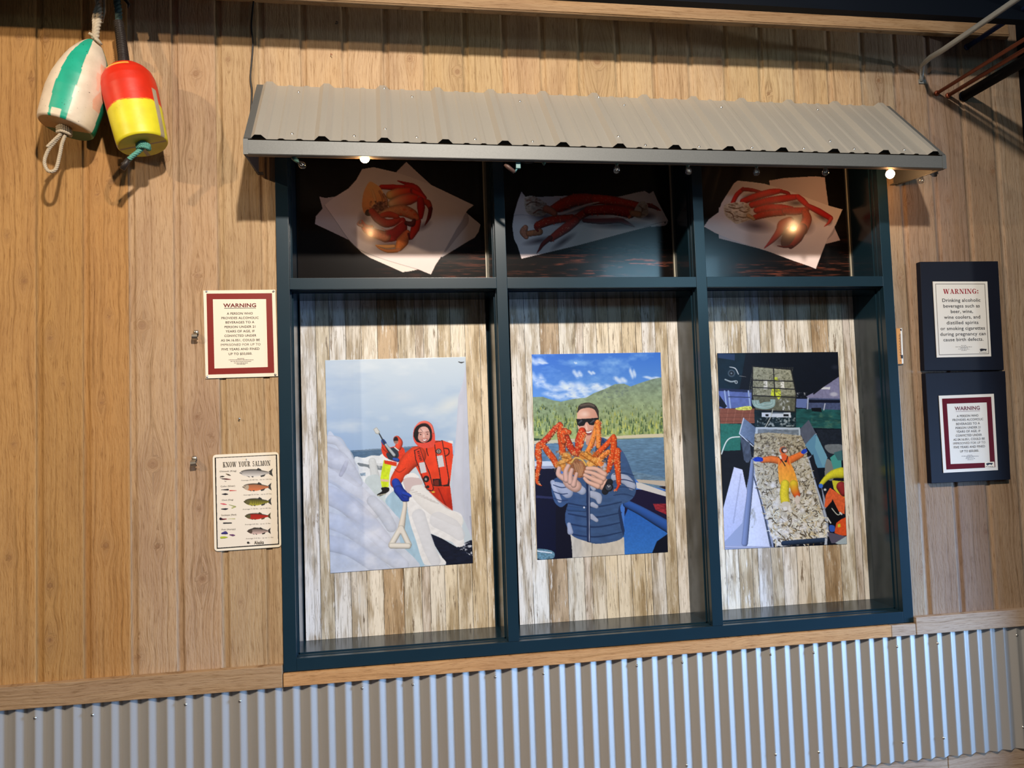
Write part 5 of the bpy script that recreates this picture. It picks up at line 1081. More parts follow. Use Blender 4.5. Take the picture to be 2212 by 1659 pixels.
c.poly([(780, 392), (900, 330), (1040, 236), (1060, 300), (1050, 410), (800, 405)], (126, 124, 152), tex=.12); c.poly([(900, 318), (970, 316), (970, 336), (900, 334)], (210, 210, 210)); c.blob(1000, 375, 40, 22, (180, 178, 190), 1, .5); c.stroke([(840, 370), (930, 300), (1030, 230)], [6, 7, 7], (14, 16, 26)); c.poly([(820, 484), (900, 482), (904, 516), (826, 510)], (12, 14, 20)); c.noise(1.6, 14, 12, 95, [(700, 360), (790, 360), (790, 400), (700, 400)], (150, 150, 150))
c.blob(1010, 160, 40, 30, (40, 44, 56), .7, .9)
# crab pot
pot = [(352, 152), (660, 176), (700, 370), (692, 515), (372, 500), (350, 385)]
c.poly(pot, (96, 96, 78), tex=.3)
for q in range(34):
    t = q / 33; c.stroke([(356 + 300 * t, 160 + 18 * t), (348 + 170 * t * 2 % 340, 385)], [1.3, 1.3], (206, 204, 176), .1, 0, sm=False, al=.8); c.stroke([(352 + 40 * t, 152 + 235 * t), (700 - 40 * (1 - t), 176 + 200 * t)], [1.2, 1.2], (214, 212, 186), .1, 0, sm=False, al=.7)
for q in range(24): t = q / 23; c.stroke([(354 + 320 * t, 160), (400 + 320 * t - 80, 385)], [1.2, 1.2], (196, 194, 150), .1, 0, sm=False, al=.5)
c.poly([(440, 262), (470, 262), (474, 335), (442, 335)], (226, 222, 210)); c.poly([(570, 262), (600, 262), (608, 335), (580, 335)], (226, 222, 210)); c.poly([(520, 240), (552, 240), (556, 268), (522, 268)], (196, 206, 70)); c.poly([(506, 325), (560, 325), (578, 350), (578, 395), (560, 420), (545, 395), (497, 385)], (206, 214, 60)); c.noise(1.4, 12, 10, 97, [(380, 180), (640, 190), (680, 390), (360, 380)], (80, 80, 60))
for a, b_ in (((352, 152), (660, 178)), ((352, 152), (350, 385)), ((660, 176), (700, 372)), ((350, 385), (700, 400)), ((350, 262), (680, 272)), ((520, 165), (530, 395)), ((372, 500), (692, 515)), ((700, 372), (692, 515)), ((350, 385), (374, 500)), ((352, 320), (690, 335))): c.stroke([a, b_], [4.5, 4.5], (34, 32, 34), .2, .15, sm=False)
for k in range(5): c.stroke([(352 + 12 * k, 425), (370 + 10 * k, 470 - 4 * k), (450, 490 - 12 * k), (520 - 6 * k, 470 - 8 * k), (530 - 8 * k, 420)], [5] * 5, (176, 200, 190) if k % 2 else (150, 180, 170), .4, .2)
c.noise(2.0, 14, 26, 99, [(560, 410), (650, 410), (670, 500), (560, 500)], (196, 200, 200)); c.stroke([(515, 495), (495, 560), (455, 635)], [3, 3, 3], (206, 206, 190)); c.stroke([(105, 850), (140, 760), (180, 722), (250, 714)], [5, 5, 5, 5], (214, 220, 206), .3, .1)
# chute
c.poly([(245, 690), (280, 562), (390, 650), (372, 790), (330, 750)], (112, 130, 156), col2=(84, 100, 124), d=(1, 0), tex=.12); c.stroke([(282, 565), (248, 690), (358, 790)], [4, 4, 4], (196, 204, 214), .2, .1, sm=False)
c.poly([(722, 660), (800, 578), (860, 690), (770, 790), (740, 710)], (84, 90, 104), tex=.15, tc=(30, 60)); c.stroke([(860, 690), (770, 790)], [4, 4], (150, 156, 170), sm=False)
c.poly([(378, 636), (730, 640), (736, 712), (740, 720), (372, 700)], (176, 188, 196)); c.poly([(395, 652), (720, 658), (720, 700), (395, 690)], (112, 122, 130), tex=.25, tc=(20, 10))
c.poly([(770, 780), (850, 690), (950, 900), (930, 960), (870, 960), (820, 850)], (92, 140, 166)); c.poly([(860, 690), (950, 880), (915, 960), (850, 800)], (108, 158, 176)); c.stroke([(262, 720), (300, 900), (320, 900)], [8, 9, 6], (96, 104, 120)); c.poly([(258, 720), (330, 760), (345, 880), (320, 920), (285, 900)], (70, 78, 92), tex=.3, tc=(14, 30))
c.poly([(350, 880), (372, 880), (430, 1250), (500, 1420), (520, 1590), (60, 1640), (60, 1500), (300, 1150)], (150, 158, 182)); c.poly([(205, 955), (272, 975), (310, 1160), (270, 1400), (120, 1560), (120, 1280)], (206, 206, 222), col2=(176, 180, 206), tex=.06)
c.poly([(372, 1010), (440, 1260), (500, 1590), (310, 1590), (345, 1200)], (212, 214, 228), tex=.05); c.stroke([(352, 900), (330, 1150), (290, 1560)], [14, 22, 26], (120, 132, 164), .4, .2, (-1, 0)); c.stroke([(362, 1030), (430, 1270), (500, 1590)], [5, 6, 8], (74, 84, 104)); c.stroke([(260, 1010), (200, 1400)], [4, 5], (160, 164, 190), .3, 0, al=.7); c.noise(1.2, 20, 50, 101, [(330, 1300), (400, 1250), (380, 1440), (330, 1440)], (140, 140, 130))
c.poly([(780, 880), (830, 860), (940, 1240), (960, 1450), (930, 1500), (860, 1250)], (140, 148, 166)); c.poly([(795, 900), (835, 850), (900, 1100), (925, 1300), (905, 1300)], (24, 26, 36)); c.stroke([(800, 900), (850, 1080), (930, 1330), (955, 1500)], [7, 8, 8, 8], (176, 184, 196), .3, .1)
# mass of crabs
crabs = [(370, 690), (480, 680), (600, 690), (740, 705), (772, 780), (790, 880), (830, 1020), (880, 1200), (935, 1400), (950, 1520), (900, 1540), (580, 1590), (520, 1560), (480, 1400), (430, 1230), (380, 1050), (358, 900), (366, 780)]
c.poly(crabs, (170, 160, 132), col2=(206, 202, 192), tex=.25, tc=(12, 10), seed=111); rs = np.random.RandomState(9); PC = np.array(crabs, float)
def inside(x, y):
    k = False
    for i in range(len(PC)):
        x1, y1 = PC[i]; x2, y2 = PC[(i + 1) % len(PC)]
        if (y > min(y1, y2)) != (y > max(y1, y2)) and x < (y - y1) * (x2 - x1) / (y2 - y1) + x1: k = not k
    return k
for q in range(1500):
    x = rs.uniform(360, 960); y = rs.uniform(690, 1570)
    if not inside(x, y): continue
    sc_ = .55 + (y - 690) / 1200; an = rs.uniform(0, 6.28); t = (y - 690) / 880
    tone = [(210, 198, 166), (188, 170, 132), (90, 76, 54), (230, 224, 206), (70, 60, 46)][q % 5]; tone = np.minimum(np.array(tone, float) * (.86 + .36 * t), 252)
    if q % 9 == 0: c.blob(x, y, 22 * sc_, 16 * sc_, np.minimum(np.array((222, 216, 204)) * (.85 + .25 * t), 250), .9, .5, an)
    else:
        l_ = rs.uniform(20, 44) * sc_; b_ = an + rs.uniform(-.9, .9); c.stroke([(x, y), (x + math.cos(an) * l_ * .6, y + math.sin(an) * l_ * .6), (x + math.cos(an) * l_ * .6 + math.cos(b_) * l_ * .6, y + math.sin(an) * l_ * .6 + math.sin(b_) * l_ * .6)], [3.6 * sc_, 3.2 * sc_, .8], tone, .4, .2, sm=False)
for (x, y, rx, ry) in [(520, 1100, 40, 26), (540, 1260, 44, 40), (620, 1470, 60, 36), (740, 1300, 40, 30), (810, 1160, 30, 24), (600, 1380, 50, 30), (760, 1440, 46, 30), (860, 1460, 30, 26), (540, 1520, 40, 24), (700, 1380, 40, 20)]: c.blob(x, y, rx, ry, (236, 236, 238), .7, .8)
c.noise(1.6, 16, 14, 121, [(370, 700), (760, 720), (780, 880), (360, 880)], (60, 50, 36))
# person lying
OR = (228, 116, 50)
c.stroke([(430, 900), (500, 893), (570, 905)], [22, 28, 30], OR, .35, .15, tex=.1); c.stroke([(740, 855), (690, 880), (640, 905)], [24, 28, 30], OR, .35, .15, tex=.1); c.poly([(358, 890), (385, 874), (432, 882), (432, 908), (400, 912), (368, 908)], (30, 60, 170), sm=True, tex=.2); c.poly([(738, 840), (755, 815), (782, 812), (784, 836), (760, 850)], (34, 66, 180), sm=True)
c.poly([(570, 860), (600, 850), (640, 870), (660, 930), (690, 1000), (715, 1110), (640, 1120), (575, 1100), (556, 980), (560, 910)], (232, 134, 56), sm=True, col2=(240, 176, 60), tex=.1, tc=(14, 24)); c.poly([(580, 860), (560, 950), (575, 925), (600, 900), (625, 910), (650, 945), (640, 880), (610, 850)], (222, 92, 44), sm=False)
c.stroke([(562, 875), (598, 920), (612, 945)], [4, 4, 4], (40, 34, 34)); c.stroke([(632, 870), (622, 910)], [4, 4], (40, 34, 34)); c.poly([(562, 862), (580, 860), (588, 888), (572, 890)], (220, 214, 204)); c.blob(617, 909, 12, 9, (30, 28, 34), 1, .2)
c.stroke([(612, 1090), (605, 1170), (612, 1225)], [34, 36, 36], (226, 206, 50), .3, .12, tex=.1); c.stroke([(680, 1090), (690, 1140), (705, 1175)], [32, 32, 28], (230, 196, 50), .3, .12, col2=(222, 90, 40)); c.poly([(585, 1240), (640, 1232), (640, 1270), (630, 1300), (600, 1296)], (206, 198, 184), sm=True); c.blob(612, 1285, 20, 18, (226, 222, 214), 1, .3); c.blob(710, 1215, 24, 40, (214, 200, 186), 1, .25); c.blob(716, 1268, 16, 22, (222, 214, 202), 1, .3)
c.blob(598, 822, 33, 33, (206, 96, 50), 1, .15); c.blob(604, 820, 25, 25, (40, 34, 36), 1, .15); c.blob(610, 822, 19, 18, (222, 200, 190), 1, .3); c.blob(602, 806, 24, 12, (90, 84, 84), .9, .5)
# workers at the right edge
c.poly([(932, 780), (1060, 776), (1060, 835), (1000, 850), (950, 830)], (110, 116, 118), sm=True, tex=.1); c.poly([(940, 900), (975, 905), (1010, 960), (990, 1060), (930, 1030)], (120, 122, 118), sm=True); c.poly([(970, 880), (1010, 850), (1060, 900), (1060, 960), (1000, 980)], (70, 150, 140)); c.poly([(1000, 840), (1065, 820), (1070, 900), (1030, 900)], (60, 104, 106))
c.stroke([(900, 1090), (945, 1040), (1000, 1010), (1060, 1000)], [16, 22, 34, 44], (214, 206, 44), .35, .15, tex=.1); c.blob(896, 1105, 20, 20, (60, 110, 200), 1, .2); c.poly([(985, 1060), (1085, 1070), (1090, 1200), (1060, 1195), (1000, 1130)], (204, 196, 50)); c.stroke([(1060, 1110), (1085, 1150)], [40, 40], (150, 44, 44)); c.poly([(970, 1120), (1060, 1180), (1090, 1200), (1085, 1330), (1040, 1310), (990, 1210), (955, 1290), (925, 1270), (935, 1180)], (222, 96, 50), tex=.14)
c.poly([(930, 1290), (990, 1220), (1040, 1310), (1070, 1350), (1010, 1450), (960, 1400)], (14, 12, 16)); c.stroke([(985, 1285), (1030, 1335), (1060, 1320)], [4, 4, 3], (200, 200, 180)); c.poly([(1020, 1400), (1060, 1370), (1105, 1350), (1110, 1500), (1060, 1500), (1005, 1480)], (222, 84, 36), tex=.12); c.stroke([(950, 1360), (975, 1400)], [6, 6], (220, 216, 206)); c.poly([(965, 1420), (1005, 1424), (1005, 1466), (970, 1466)], (50, 90, 176), sm=True); c.poly([(1030, 1412), (1050, 1405), (1055, 1430), (1032, 1436)], (206, 200, 50)); c.blob(930, 1135, 14, 12, (214, 214, 210)); c.stroke([(1050, 1320), (1062, 1330)], [8, 8], (220, 216, 206))
c.poly([(945, 1470), (1110, 1510), (1110, 1560), (980, 1560)], (90, 84, 100)); c.poly([(1010, 1560), (1100, 1505), (1110, 1600)], (170, 182, 182))
c.stroke([(600, 1562), (930, 1536)], [20, 20], (40, 56, 80), .4, .25, (0, -1), sm=False); c.poly([(930, 1520), (950, 1525), (945, 1575), (925, 1575)], (190, 196, 204)); c.stroke([(140, 1590), (520, 1600)], [10, 10], (170, 172, 190), .3, .1)
P3 = printed_sheet('picture_poster', [(1549, 763), (1809.9, 760.3), (1829.7, 1175.2), (1565.3, 1187.2)], PY, c, (1530, 750), 3.6875, M['poster'], (.96, 1.04, 1.22), 300, 460)
tag(P3, 'printed picture of a person in orange lying on a chute full of crabs', 'poster')

# --- dark table top used by the three glossy food prints
def table(w_, h_, seed, x0=0):
    c = Canvas(w_, h_, .45, (14, 11, 10)); Yn = c.Y / h_
    f = fbm(c.h, c.w, 7 * .45 * 2, 170 * .45, seed, 4); g_ = fbm(c.h, c.w, 90 * .45, 300 * .45, seed + 9, 3)
    k = np.clip((f - .50) * 5, 0, 1) * np.clip((Yn - .45) * 2.6, 0, 1) * np.clip(g_ * 1.6 - .3, 0, 1) * np.clip((c.X / w_ - x0) * 2.5 + .25, 0, 1)
    c.a = c.a * (1 - k[..., None]) + np.array([132, 72, 52]) * k[..., None]; return c
PAP = (228, 220, 218)
# whole crab half
c = table(2212, 1395, 5, .45)
c.poly([(335, 455), (400, 470), (500, 455), (620, 480), (700, 880), (640, 905), (420, 800), (290, 740), (300, 660), (370, 580)], (206, 198, 198), sm=False, col2=(196, 188, 190)); c.poly([(1750, 520), (1860, 620), (2010, 745), (1990, 820), (1950, 880), (1880, 920), (1610, 1085), (1500, 1000)], (206, 204, 208)); c.stroke([(1860, 640), (1850, 720), (1760, 840), (1640, 1020)], [20, 34, 30, 12], (150, 142, 150), .1, 0, al=.6)
c.poly([(1140, 195), (1240, 95), (1340, 190), (1500, 335), (1300, 400), (1100, 300)], (214, 204, 204))
c.poly([(640, 900), (780, 1040), (860, 1090), (1200, 1240), (1280, 1230), (1360, 1212), (1200, 1000)], (226, 222, 216))
c.poly([(780, 170), (900, 150), (1140, 205), (1300, 260), (1500, 335), (1700, 430), (1940, 545), (1880, 590), (1840, 650), (1700, 900), (1600, 1080), (1540, 1170), (1495, 1265), (1360, 1210), (1000, 1100), (750, 1000), (640, 900), (500, 700), (390, 545), (480, 470), (640, 370), (720, 280)], PAP, tex=.025, tc=(200, 160), seed=3)
c.stroke([(390, 545), (500, 700), (640, 900), (760, 1010), (1000, 1105), (1360, 1212)], [3] * 6, (150, 140, 142), .1, 0, al=.7)
for (x, y, rx, ry, r_) in [(900, 880, 260, 90, .3), (1100, 960, 250, 90, -.2), (1420, 760, 110, 50, -.5), (800, 700, 80, 120, 0)]: c.blob(x, y, rx, ry, (118, 96, 100), .75, .9, r_)
RD, CR = (222, 44, 26), (248, 196, 124)
c.stroke([(1150, 292), (1230, 318), (1310, 340), (1360, 380)], [5, 16, 22, 18], (170, 30, 26)); c.stroke([(980, 355), (1100, 358), (1230, 362)], [24, 30, 26], (206, 44, 34), .45, .2, tex=.1); c.stroke([(1240, 350), (1330, 370), (1390, 440), (1430, 470)], [24, 40, 36, 22], (200, 38, 26))
c.stroke([(1075, 440), (1160, 415), (1290, 395)], [46, 50, 34], CR, .4, .15, col2=RD); c.stroke([(1300, 395), (1380, 440), (1430, 480)], [24, 34, 20], RD); c.blob(1290, 392, 16, 26, (150, 40, 34), 1, .4)
c.stroke([(1090, 530), (1180, 500), (1270, 480), (1350, 470)], [44, 62, 62, 30], (240, 200, 150), .45, .15, col2=RD); c.blob(1370, 470, 20, 26, (180, 90, 70), 1, .4); c.stroke([(1400, 500), (1460, 520), (1490, 580)], [26, 34, 22], (190, 60, 30)); c.stroke([(1492, 580), (1475, 670), (1430, 755)], [22, 20, 3], (104, 30, 26), .4, .3)
c.stroke([(1385, 490), (1392, 570), (1390, 670)], [34, 42, 22], (186, 30, 24), .4, .2); c.stroke([(1360, 710), (1330, 790), (1290, 880)], [34, 46, 24], (200, 50, 32), .4, .2)
body = [(840, 320), (870, 300), (920, 325), (970, 365), (1010, 440), (1040, 500), (1020, 580), (960, 640), (880, 650), (810, 635), (780, 560), (785, 470), (800, 400)]
c.poly(body, (252, 196, 128), sm=True, col2=(232, 150, 88), tex=.08, tc=(60, 40)); c.stroke([(880, 380), (905, 450), (915, 510), (880, 560)], [10, 14, 14, 10], (250, 196, 130), .3, .2, al=.8); c.stroke([(960, 400), (990, 460), (985, 510)], [12, 12, 9], (190, 120, 80), al=.7)
c.poly([(905, 540), (960, 505), (1020, 520), (1030, 580), (980, 620), (900, 620), (870, 590)], (150, 106, 84), sm=True, tex=.5, tc=(20, 16)); c.stroke([(1000, 430), (1030, 490), (1035, 560)], [12, 16, 14], (196, 140, 104), tex=.3); c.noise(1.8, 16, 14, 7, [(860, 500), (1040, 500), (1040, 640), (860, 640)], (80, 44, 40))
c.poly([(820, 600), (850, 590), (870, 640), (850, 660), (810, 640)], (60, 30, 26), sm=True)
c.stroke([(880, 610), (940, 680), (1020, 730), (1100, 725), (1160, 690)], [34, 46, 46, 40, 24], (196, 66, 50), .4, .2, tex=.12); c.stroke([(1000, 640), (1090, 610), (1200, 600), (1300, 640), (1350, 680)], [36, 56, 62, 54, 24], (230, 176, 130), .45, .15, col2=(214, 110, 70), tex=.12); c.stroke([(990, 650), (1060, 640), (1140, 660)], [26, 34, 26], (206, 80, 60), .3, .2)
for (x, y) in [(1180, 640), (1240, 660), (1290, 600), (1220, 590), (1330, 640)]: c.blob(x, y, 26, 16, (206, 70, 40), .6, .8)
c.stroke([(1200, 700), (1190, 780), (1120, 850), (1020, 870)], [30, 60, 66, 60], (186, 50, 44), .4, .18, tex=.1); c.stroke([(1020, 870), (920, 840), (830, 800), (780, 740)], [58, 50, 40, 20], (206, 130, 96), .4, .2, col2=(200, 90, 60), tex=.15); c.stroke([(880, 770), (820, 760), (775, 700)], [20, 20, 5], (196, 50, 40), .4, .2); c.stroke([(780, 760), (740, 740), (762, 700)], [16, 16, 5], (196, 150, 130)); c.blob(1060, 830, 50, 40, (204, 40, 46), .8, .7, -.5)
for q in range(9): c.blob(790 + q * 9, 792 + (q % 3) * 9 + q * 3, 6, 6, (230, 190, 160), .9, .6)
c.stroke([(985, 785), (1060, 800), (1200, 710)], [4, 4, 4], (236, 150, 120), .2, 0, al=.7); c.stroke([(1250, 830), (1200, 920), (1160, 990)], [30, 62, 36], (226, 110, 60), .4, .2, col2=(236, 150, 80), tex=.1); c.stroke([(1110, 970), (1030, 975), (920, 960)], [18, 22, 3], (236, 176, 110), .4, .1); c.stroke([(1140, 1015), (1040, 1020), (960, 990), (918, 960)], [22, 18, 10, 2], (214, 140, 84), .4, .1); c.blob(1155, 1005, 26, 24, (214, 140, 96), 1, .4); c.stroke([(1260, 840), (1275, 900)], [10, 8], (110, 30, 26)); c.stroke([(1240, 730), (1300, 740), (1320, 700)], [22, 30, 18], (90, 34, 30), al=.9)
GY = YP - .0022
XP = lambda xl, xr, zt=TOP - .0545, zb=T0 + .0095: [px(np.array([x, GY, z])) for x, z in ((xl, zt), (xr, zt), (xr, zb), (xl, zb))]
def gloss(name, a, b_, cn, org, k, label, nu, nv):
    o = printed_sheet('food_print', XP(a, b_), GY, cn, org, k, M['gloss_print'], (1.1, 1.0, 1.0), nu, nv); return tag(o, label, 'food picture', 'glossy food pictures in the upper window openings')
gloss('p', XS[0] + .009, at(1049, 500, GY - .01)[0] - .004, c, (620, 330), 4.809, 'glossy picture of cooked crab claws curled on white paper, upper left opening', 400, 260)
# king crab legs
c = table(2212, 1527, 15, .0)
c.poly([(245, 440), (290, 500), (500, 500), (1000, 480), (1350, 500), (1560, 450), (1650, 435), (1700, 465), (1745, 435), (1800, 560), (1915, 775), (1870, 790), (1875, 825), (1700, 840), (1500, 890), (900, 1050), (245, 1205), (200, 1060), (160, 980), (140, 830), (160, 700), (200, 560)], PAP, tex=.03, tc=(220, 140), seed=6)
c.stroke([(160, 712), (260, 705), (400, 720)], [3, 3, 2], (150, 146, 156), .1, 0, al=.6); c.stroke([(1640, 845), (1780, 805), (1915, 775)], [4, 4, 3], (150, 144, 150), .1, 0, al=.7); c.stroke([(1900, 780), (1870, 820), (1720, 840)], [10, 10, 3], (206, 200, 204), .1, 0)
for (x, y, rx, ry, r_) in [(800, 760, 500, 70, -.06), (900, 640, 450, 60, -.1), (1350, 820, 420, 60, 0), (450, 1000, 220, 50, -.2), (720, 1010, 200, 46, -.6), (500, 720, 200, 60, 0), (1680, 720, 110, 60, 0)]: c.blob(x, y, rx, ry, (70, 54, 62), .75, .9, r_)
KR = (206, 48, 28)
def leg(P, R, col, seed, n=26, col2=None):
    c.stroke(P, R, col, .5, .22, tex=.14, seed=seed, col2=col2); q = smooth_pts(P, False, 8); r_ = np.random.RandomState(seed); rr_ = np.interp(np.linspace(0, len(P) - 1, len(q)), range(len(P)), R)
    for i in range(n):
        j = r_.randint(0, len(q) - 1); d = q[min(j + 1, len(q) - 1)] - q[max(j - 1, 0)]; d = d / (np.hypot(*d) + 1e-6); nn = np.array([-d[1], d[0]]); o_ = r_.uniform(-1, 1)
        b0 = q[j] + nn * rr_[j] * o_
        if abs(o_) > .6: c.stroke([b0, b0 + nn * np.sign(o_) * 12], [7, 2], (200, 60, 36), .2, .1, sm=False)
        else: c.blob(b0[0], b0[1], 6, 5, (240, 170, 130), .9, .5)
leg([(600, 650), (720, 590), (850, 540), (1000, 530), (1100, 540)], [50, 70, 72, 66, 50], KR, 1); leg([(1080, 530), (1250, 540), (1420, 570), (1590, 610)], [56, 52, 46, 44], KR, 2); leg([(1600, 600), (1700, 600), (1780, 630), (1825, 660)], [34, 26, 18, 3], (130, 22, 20), 3, 6)
c.stroke([(620, 690), (720, 690), (860, 640), (1000, 590), (1130, 560)], [16, 18, 16, 12, 4], (224, 206, 196), .3, .1)
leg([(430, 830), (520, 790), (640, 760), (820, 740)], [44, 50, 46, 40], (190, 50, 30), 4); leg([(860, 760), (940, 700), (1040, 650)], [44, 46, 50], (180, 54, 34), 5, 14); leg([(1000, 660), (1150, 650), (1300, 650), (1480, 680)], [52, 56, 60, 66], (176, 30, 22), 6, 34); leg([(860, 770), (760, 850), (660, 920), (580, 980)], [50, 56, 48, 34], (184, 48, 28), 7, 26); c.stroke([(570, 970), (490, 1040), (450, 1100), (416, 1145)], [30, 24, 14, 2], (120, 24, 22), .45, .2)
c.stroke([(960, 770), (1150, 780), (1350, 770), (1440, 800), (1535, 845)], [24, 34, 34, 26, 3], (110, 18, 18), .5, .2); c.stroke([(1000, 745), (1200, 745), (1450, 745)], [6, 6, 5], (196, 150, 140), .2, 0, al=.7)
for (x, y, rx, ry) in [(350, 560, 76, 66), (340, 640, 60, 60), (420, 600, 80, 70), (410, 670, 80, 50), (480, 640, 50, 60), (1610, 640, 74, 72), (1640, 600, 50, 44), (1570, 680, 60, 50), (1560, 720, 40, 26)]: c.blob(x, y, rx, ry, (220, 208, 190), 1, .3)
for (x, y, rx, ry) in [(460, 590, 20, 14), (390, 605, 14, 12), (370, 540, 30, 8), (430, 690, 30, 20), (520, 600, 14, 40), (1600, 600, 16, 10), (1580, 690, 14, 30)]: c.blob(x, y, rx, ry, (130, 70, 40), .8, .6)
KP = [[(280, 520), (340, 490), (420, 505), (500, 560), (540, 640), (510, 710), (420, 725), (320, 690), (285, 620)], [(1530, 650), (1590, 560), (1650, 555), (1685, 620), (1680, 700), (1610, 745), (1545, 730)]]
for k_, P in enumerate(KP): c.poly(P, (222, 214, 200), sm=True, col2=(178, 160, 140), tex=.2, tc=(24, 20), seed=40 + k_); c.noise(1.3, 34, 14, 50 + k_, P, (120, 74, 52))
c.stroke([(300, 600), (360, 560), (450, 570)], [5, 7, 3], (100, 60, 44), al=.8); c.stroke([(380, 690), (440, 650), (500, 660)], [5, 8, 4], (130, 60, 44), al=.8); c.stroke([(1580, 600), (1620, 640), (1600, 700)], [4, 6, 3], (120, 76, 56), al=.8)
c.stroke([(530, 640), (580, 660), (620, 690)], [44, 40, 34], (206, 120, 90), .4, .15); c.stroke([(1480, 660), (1495, 700), (1470, 740)], [16, 18, 14], (206, 100, 50)); c.stroke([(1510, 690), (1580, 700)], [34, 36], (206, 150, 110), .4, .1)
c.stroke([(290, 850), (270, 900), (300, 960)], [30, 46, 26], (200, 130, 100), .4, .15, tex=.2); c.stroke([(330, 920), (400, 910), (450, 900)], [34, 36, 40], (196, 120, 80), .4, .15, tex=.2); c.stroke([(400, 850), (430, 890)], [14, 12], (150, 40, 30))
gloss('p', XS[2] + .009, at(1462, 500, GY - .01)[0] - .004, c, (1080, 330), 5.267, 'glossy picture of two red spiny crab legs on white paper, upper middle opening', 360, 260)
# snow crab cluster
c = table(2212, 1492, 25, .1)
c.poly([(270, 610), (450, 560), (900, 900), (1400, 1150), (1350, 1290), (1000, 1150), (700, 1060), (270, 950)], (206, 206, 212)); c.poly([(830, 310), (1000, 280), (1350, 262), (1450, 275), (1460, 370), (1490, 590), (1560, 840), (1620, 972), (1450, 1015), (900, 700)], (206, 192, 190))
c.poly([(440, 340), (480, 310), (640, 325), (780, 345), (900, 380), (1080, 430), (1250, 500), (1500, 590), (1645, 630), (1570, 800), (1480, 950), (1430, 1080), (1350, 1285), (1100, 1200), (780, 1080), (400, 960), (230, 890), (105, 820), (160, 740), (270, 660), (300, 560)], PAP, tex=.025, tc=(220, 160), seed=16)
c.stroke([(1560, 840), (1530, 900), (1480, 960)], [6, 10, 3], (150, 140, 140), .1, 0, al=.7)
for (x, y, rx, ry, r_) in [(680, 810, 250, 90, .15), (620, 490, 120, 50, -.3), (1130, 560, 130, 46, 0), (1200, 800, 160, 120, .4), (1420, 720, 120, 40, .5), (1000, 960, 160, 90, -.4), (1500, 770, 40, 50, .5)]: c.blob(x, y, rx, ry, (74, 58, 64), .8, .9, r_)
SR = (216, 36, 34)
c.stroke([(425, 560), (470, 470), (540, 405)], [24, 26, 24], SR, .4, .18, tex=.08); c.stroke([(540, 405), (640, 415), (760, 440)], [22, 22, 10], (170, 26, 28), .4, .18); c.stroke([(540, 540), (700, 480), (850, 440), (960, 425)], [34, 40, 40, 24], SR, .45, .18, tex=.12); c.stroke([(970, 430), (1040, 450), (1060, 490)], [22, 20, 14], (170, 28, 28))
c.stroke([(640, 580), (800, 540), (980, 510), (1140, 490)], [36, 42, 42, 30], SR, .45, .2, tex=.12); c.stroke([(1150, 490), (1200, 530), (1260, 590)], [30, 34, 26], SR, .4, .2); c.stroke([(1260, 590), (1380, 650), (1510, 725)], [28, 36, 30], (196, 32, 36), .45, .22); c.stroke([(1520, 730), (1490, 780), (1440, 822)], [22, 16, 2], (200, 70, 60), .4, .2)
c.stroke([(690, 640), (800, 615), (950, 610), (1080, 625)], [34, 44, 40, 30], SR, .45, .2, tex=.12); c.stroke([(670, 720), (760, 690), (880, 670), (1000, 665)], [30, 40, 40, 34], (196, 40, 34), .45, .2, tex=.12); c.stroke([(1010, 650), (1120, 650), (1240, 640)], [40, 44, 36], (196, 60, 44), .4, .2, tex=.12); c.stroke([(1225, 650), (1250, 740), (1200, 860)], [36, 56, 58], (200, 80, 54), .4, .2, tex=.15)
c.stroke([(1200, 840), (1150, 950), (1070, 1040)], [56, 50, 30], (150, 44, 36), .45, .25); c.stroke([(1080, 1040), (1000, 1045), (920, 1035)], [16, 14, 3], (110, 30, 28)); c.stroke([(1060, 760), (980, 800), (950, 870), (870, 970), (775, 1062)], [50, 56, 46, 28, 3], (190, 66, 50), .45, .22); c.poly([(1000, 860), (1100, 840), (1130, 900), (1060, 1020), (960, 1020)], (90, 56, 52), sm=True)
for q in range(40): x = 700 + (q * 37) % 560; y = 600 + (q * 53) % 90; c.blob(x, y, 5, 4, (232, 150, 120), .6, .6)
for (x, y, rx, ry) in [(420, 600, 90, 50), (540, 600, 80, 50), (470, 680, 110, 80), (570, 680, 60, 50), (400, 700, 50, 60), (460, 740, 60, 44)]: c.blob(x, y, rx, ry, (226, 218, 200), 1, .3)
for (x, y, rx, ry) in [(390, 680, 26, 18), (430, 740, 14, 30), (360, 610, 14, 22), (500, 640, 50, 6), (600, 640, 14, 30), (620, 720, 24, 20), (440, 650, 40, 5), (350, 660, 20, 8)]: c.blob(x, y, rx, ry, (136, 96, 60), .8, .6)
BP = [(330, 590), (400, 560), (540, 548), (610, 590), (625, 640), (600, 690), (650, 725), (560, 765), (470, 790), (410, 750), (340, 690)]
c.poly(BP, (232, 224, 206), sm=True, col2=(196, 180, 156), tex=.2, tc=(26, 20), seed=71); c.noise(1.3, 30, 16, 73, BP, (128, 96, 66))
for P in ([(380, 600), (460, 620), (540, 600)], [(350, 650), (420, 680), (440, 740)], [(500, 640), (560, 660), (600, 650)], [(470, 700), (540, 720), (600, 710)]): c.stroke(P, [5, 7, 3], (110, 74, 50), .3, .1, al=.8)
c.stroke([(600, 700), (640, 720), (660, 740)], [24, 20, 16], (206, 170, 130), tex=.3)
gloss('p', XS[4] + .009, at(1848, 500, GY - .01)[0] - .004, c, (1500, 330), 5.144, 'glossy picture of a red crab leg cluster on white paper, upper right opening', 360, 260)

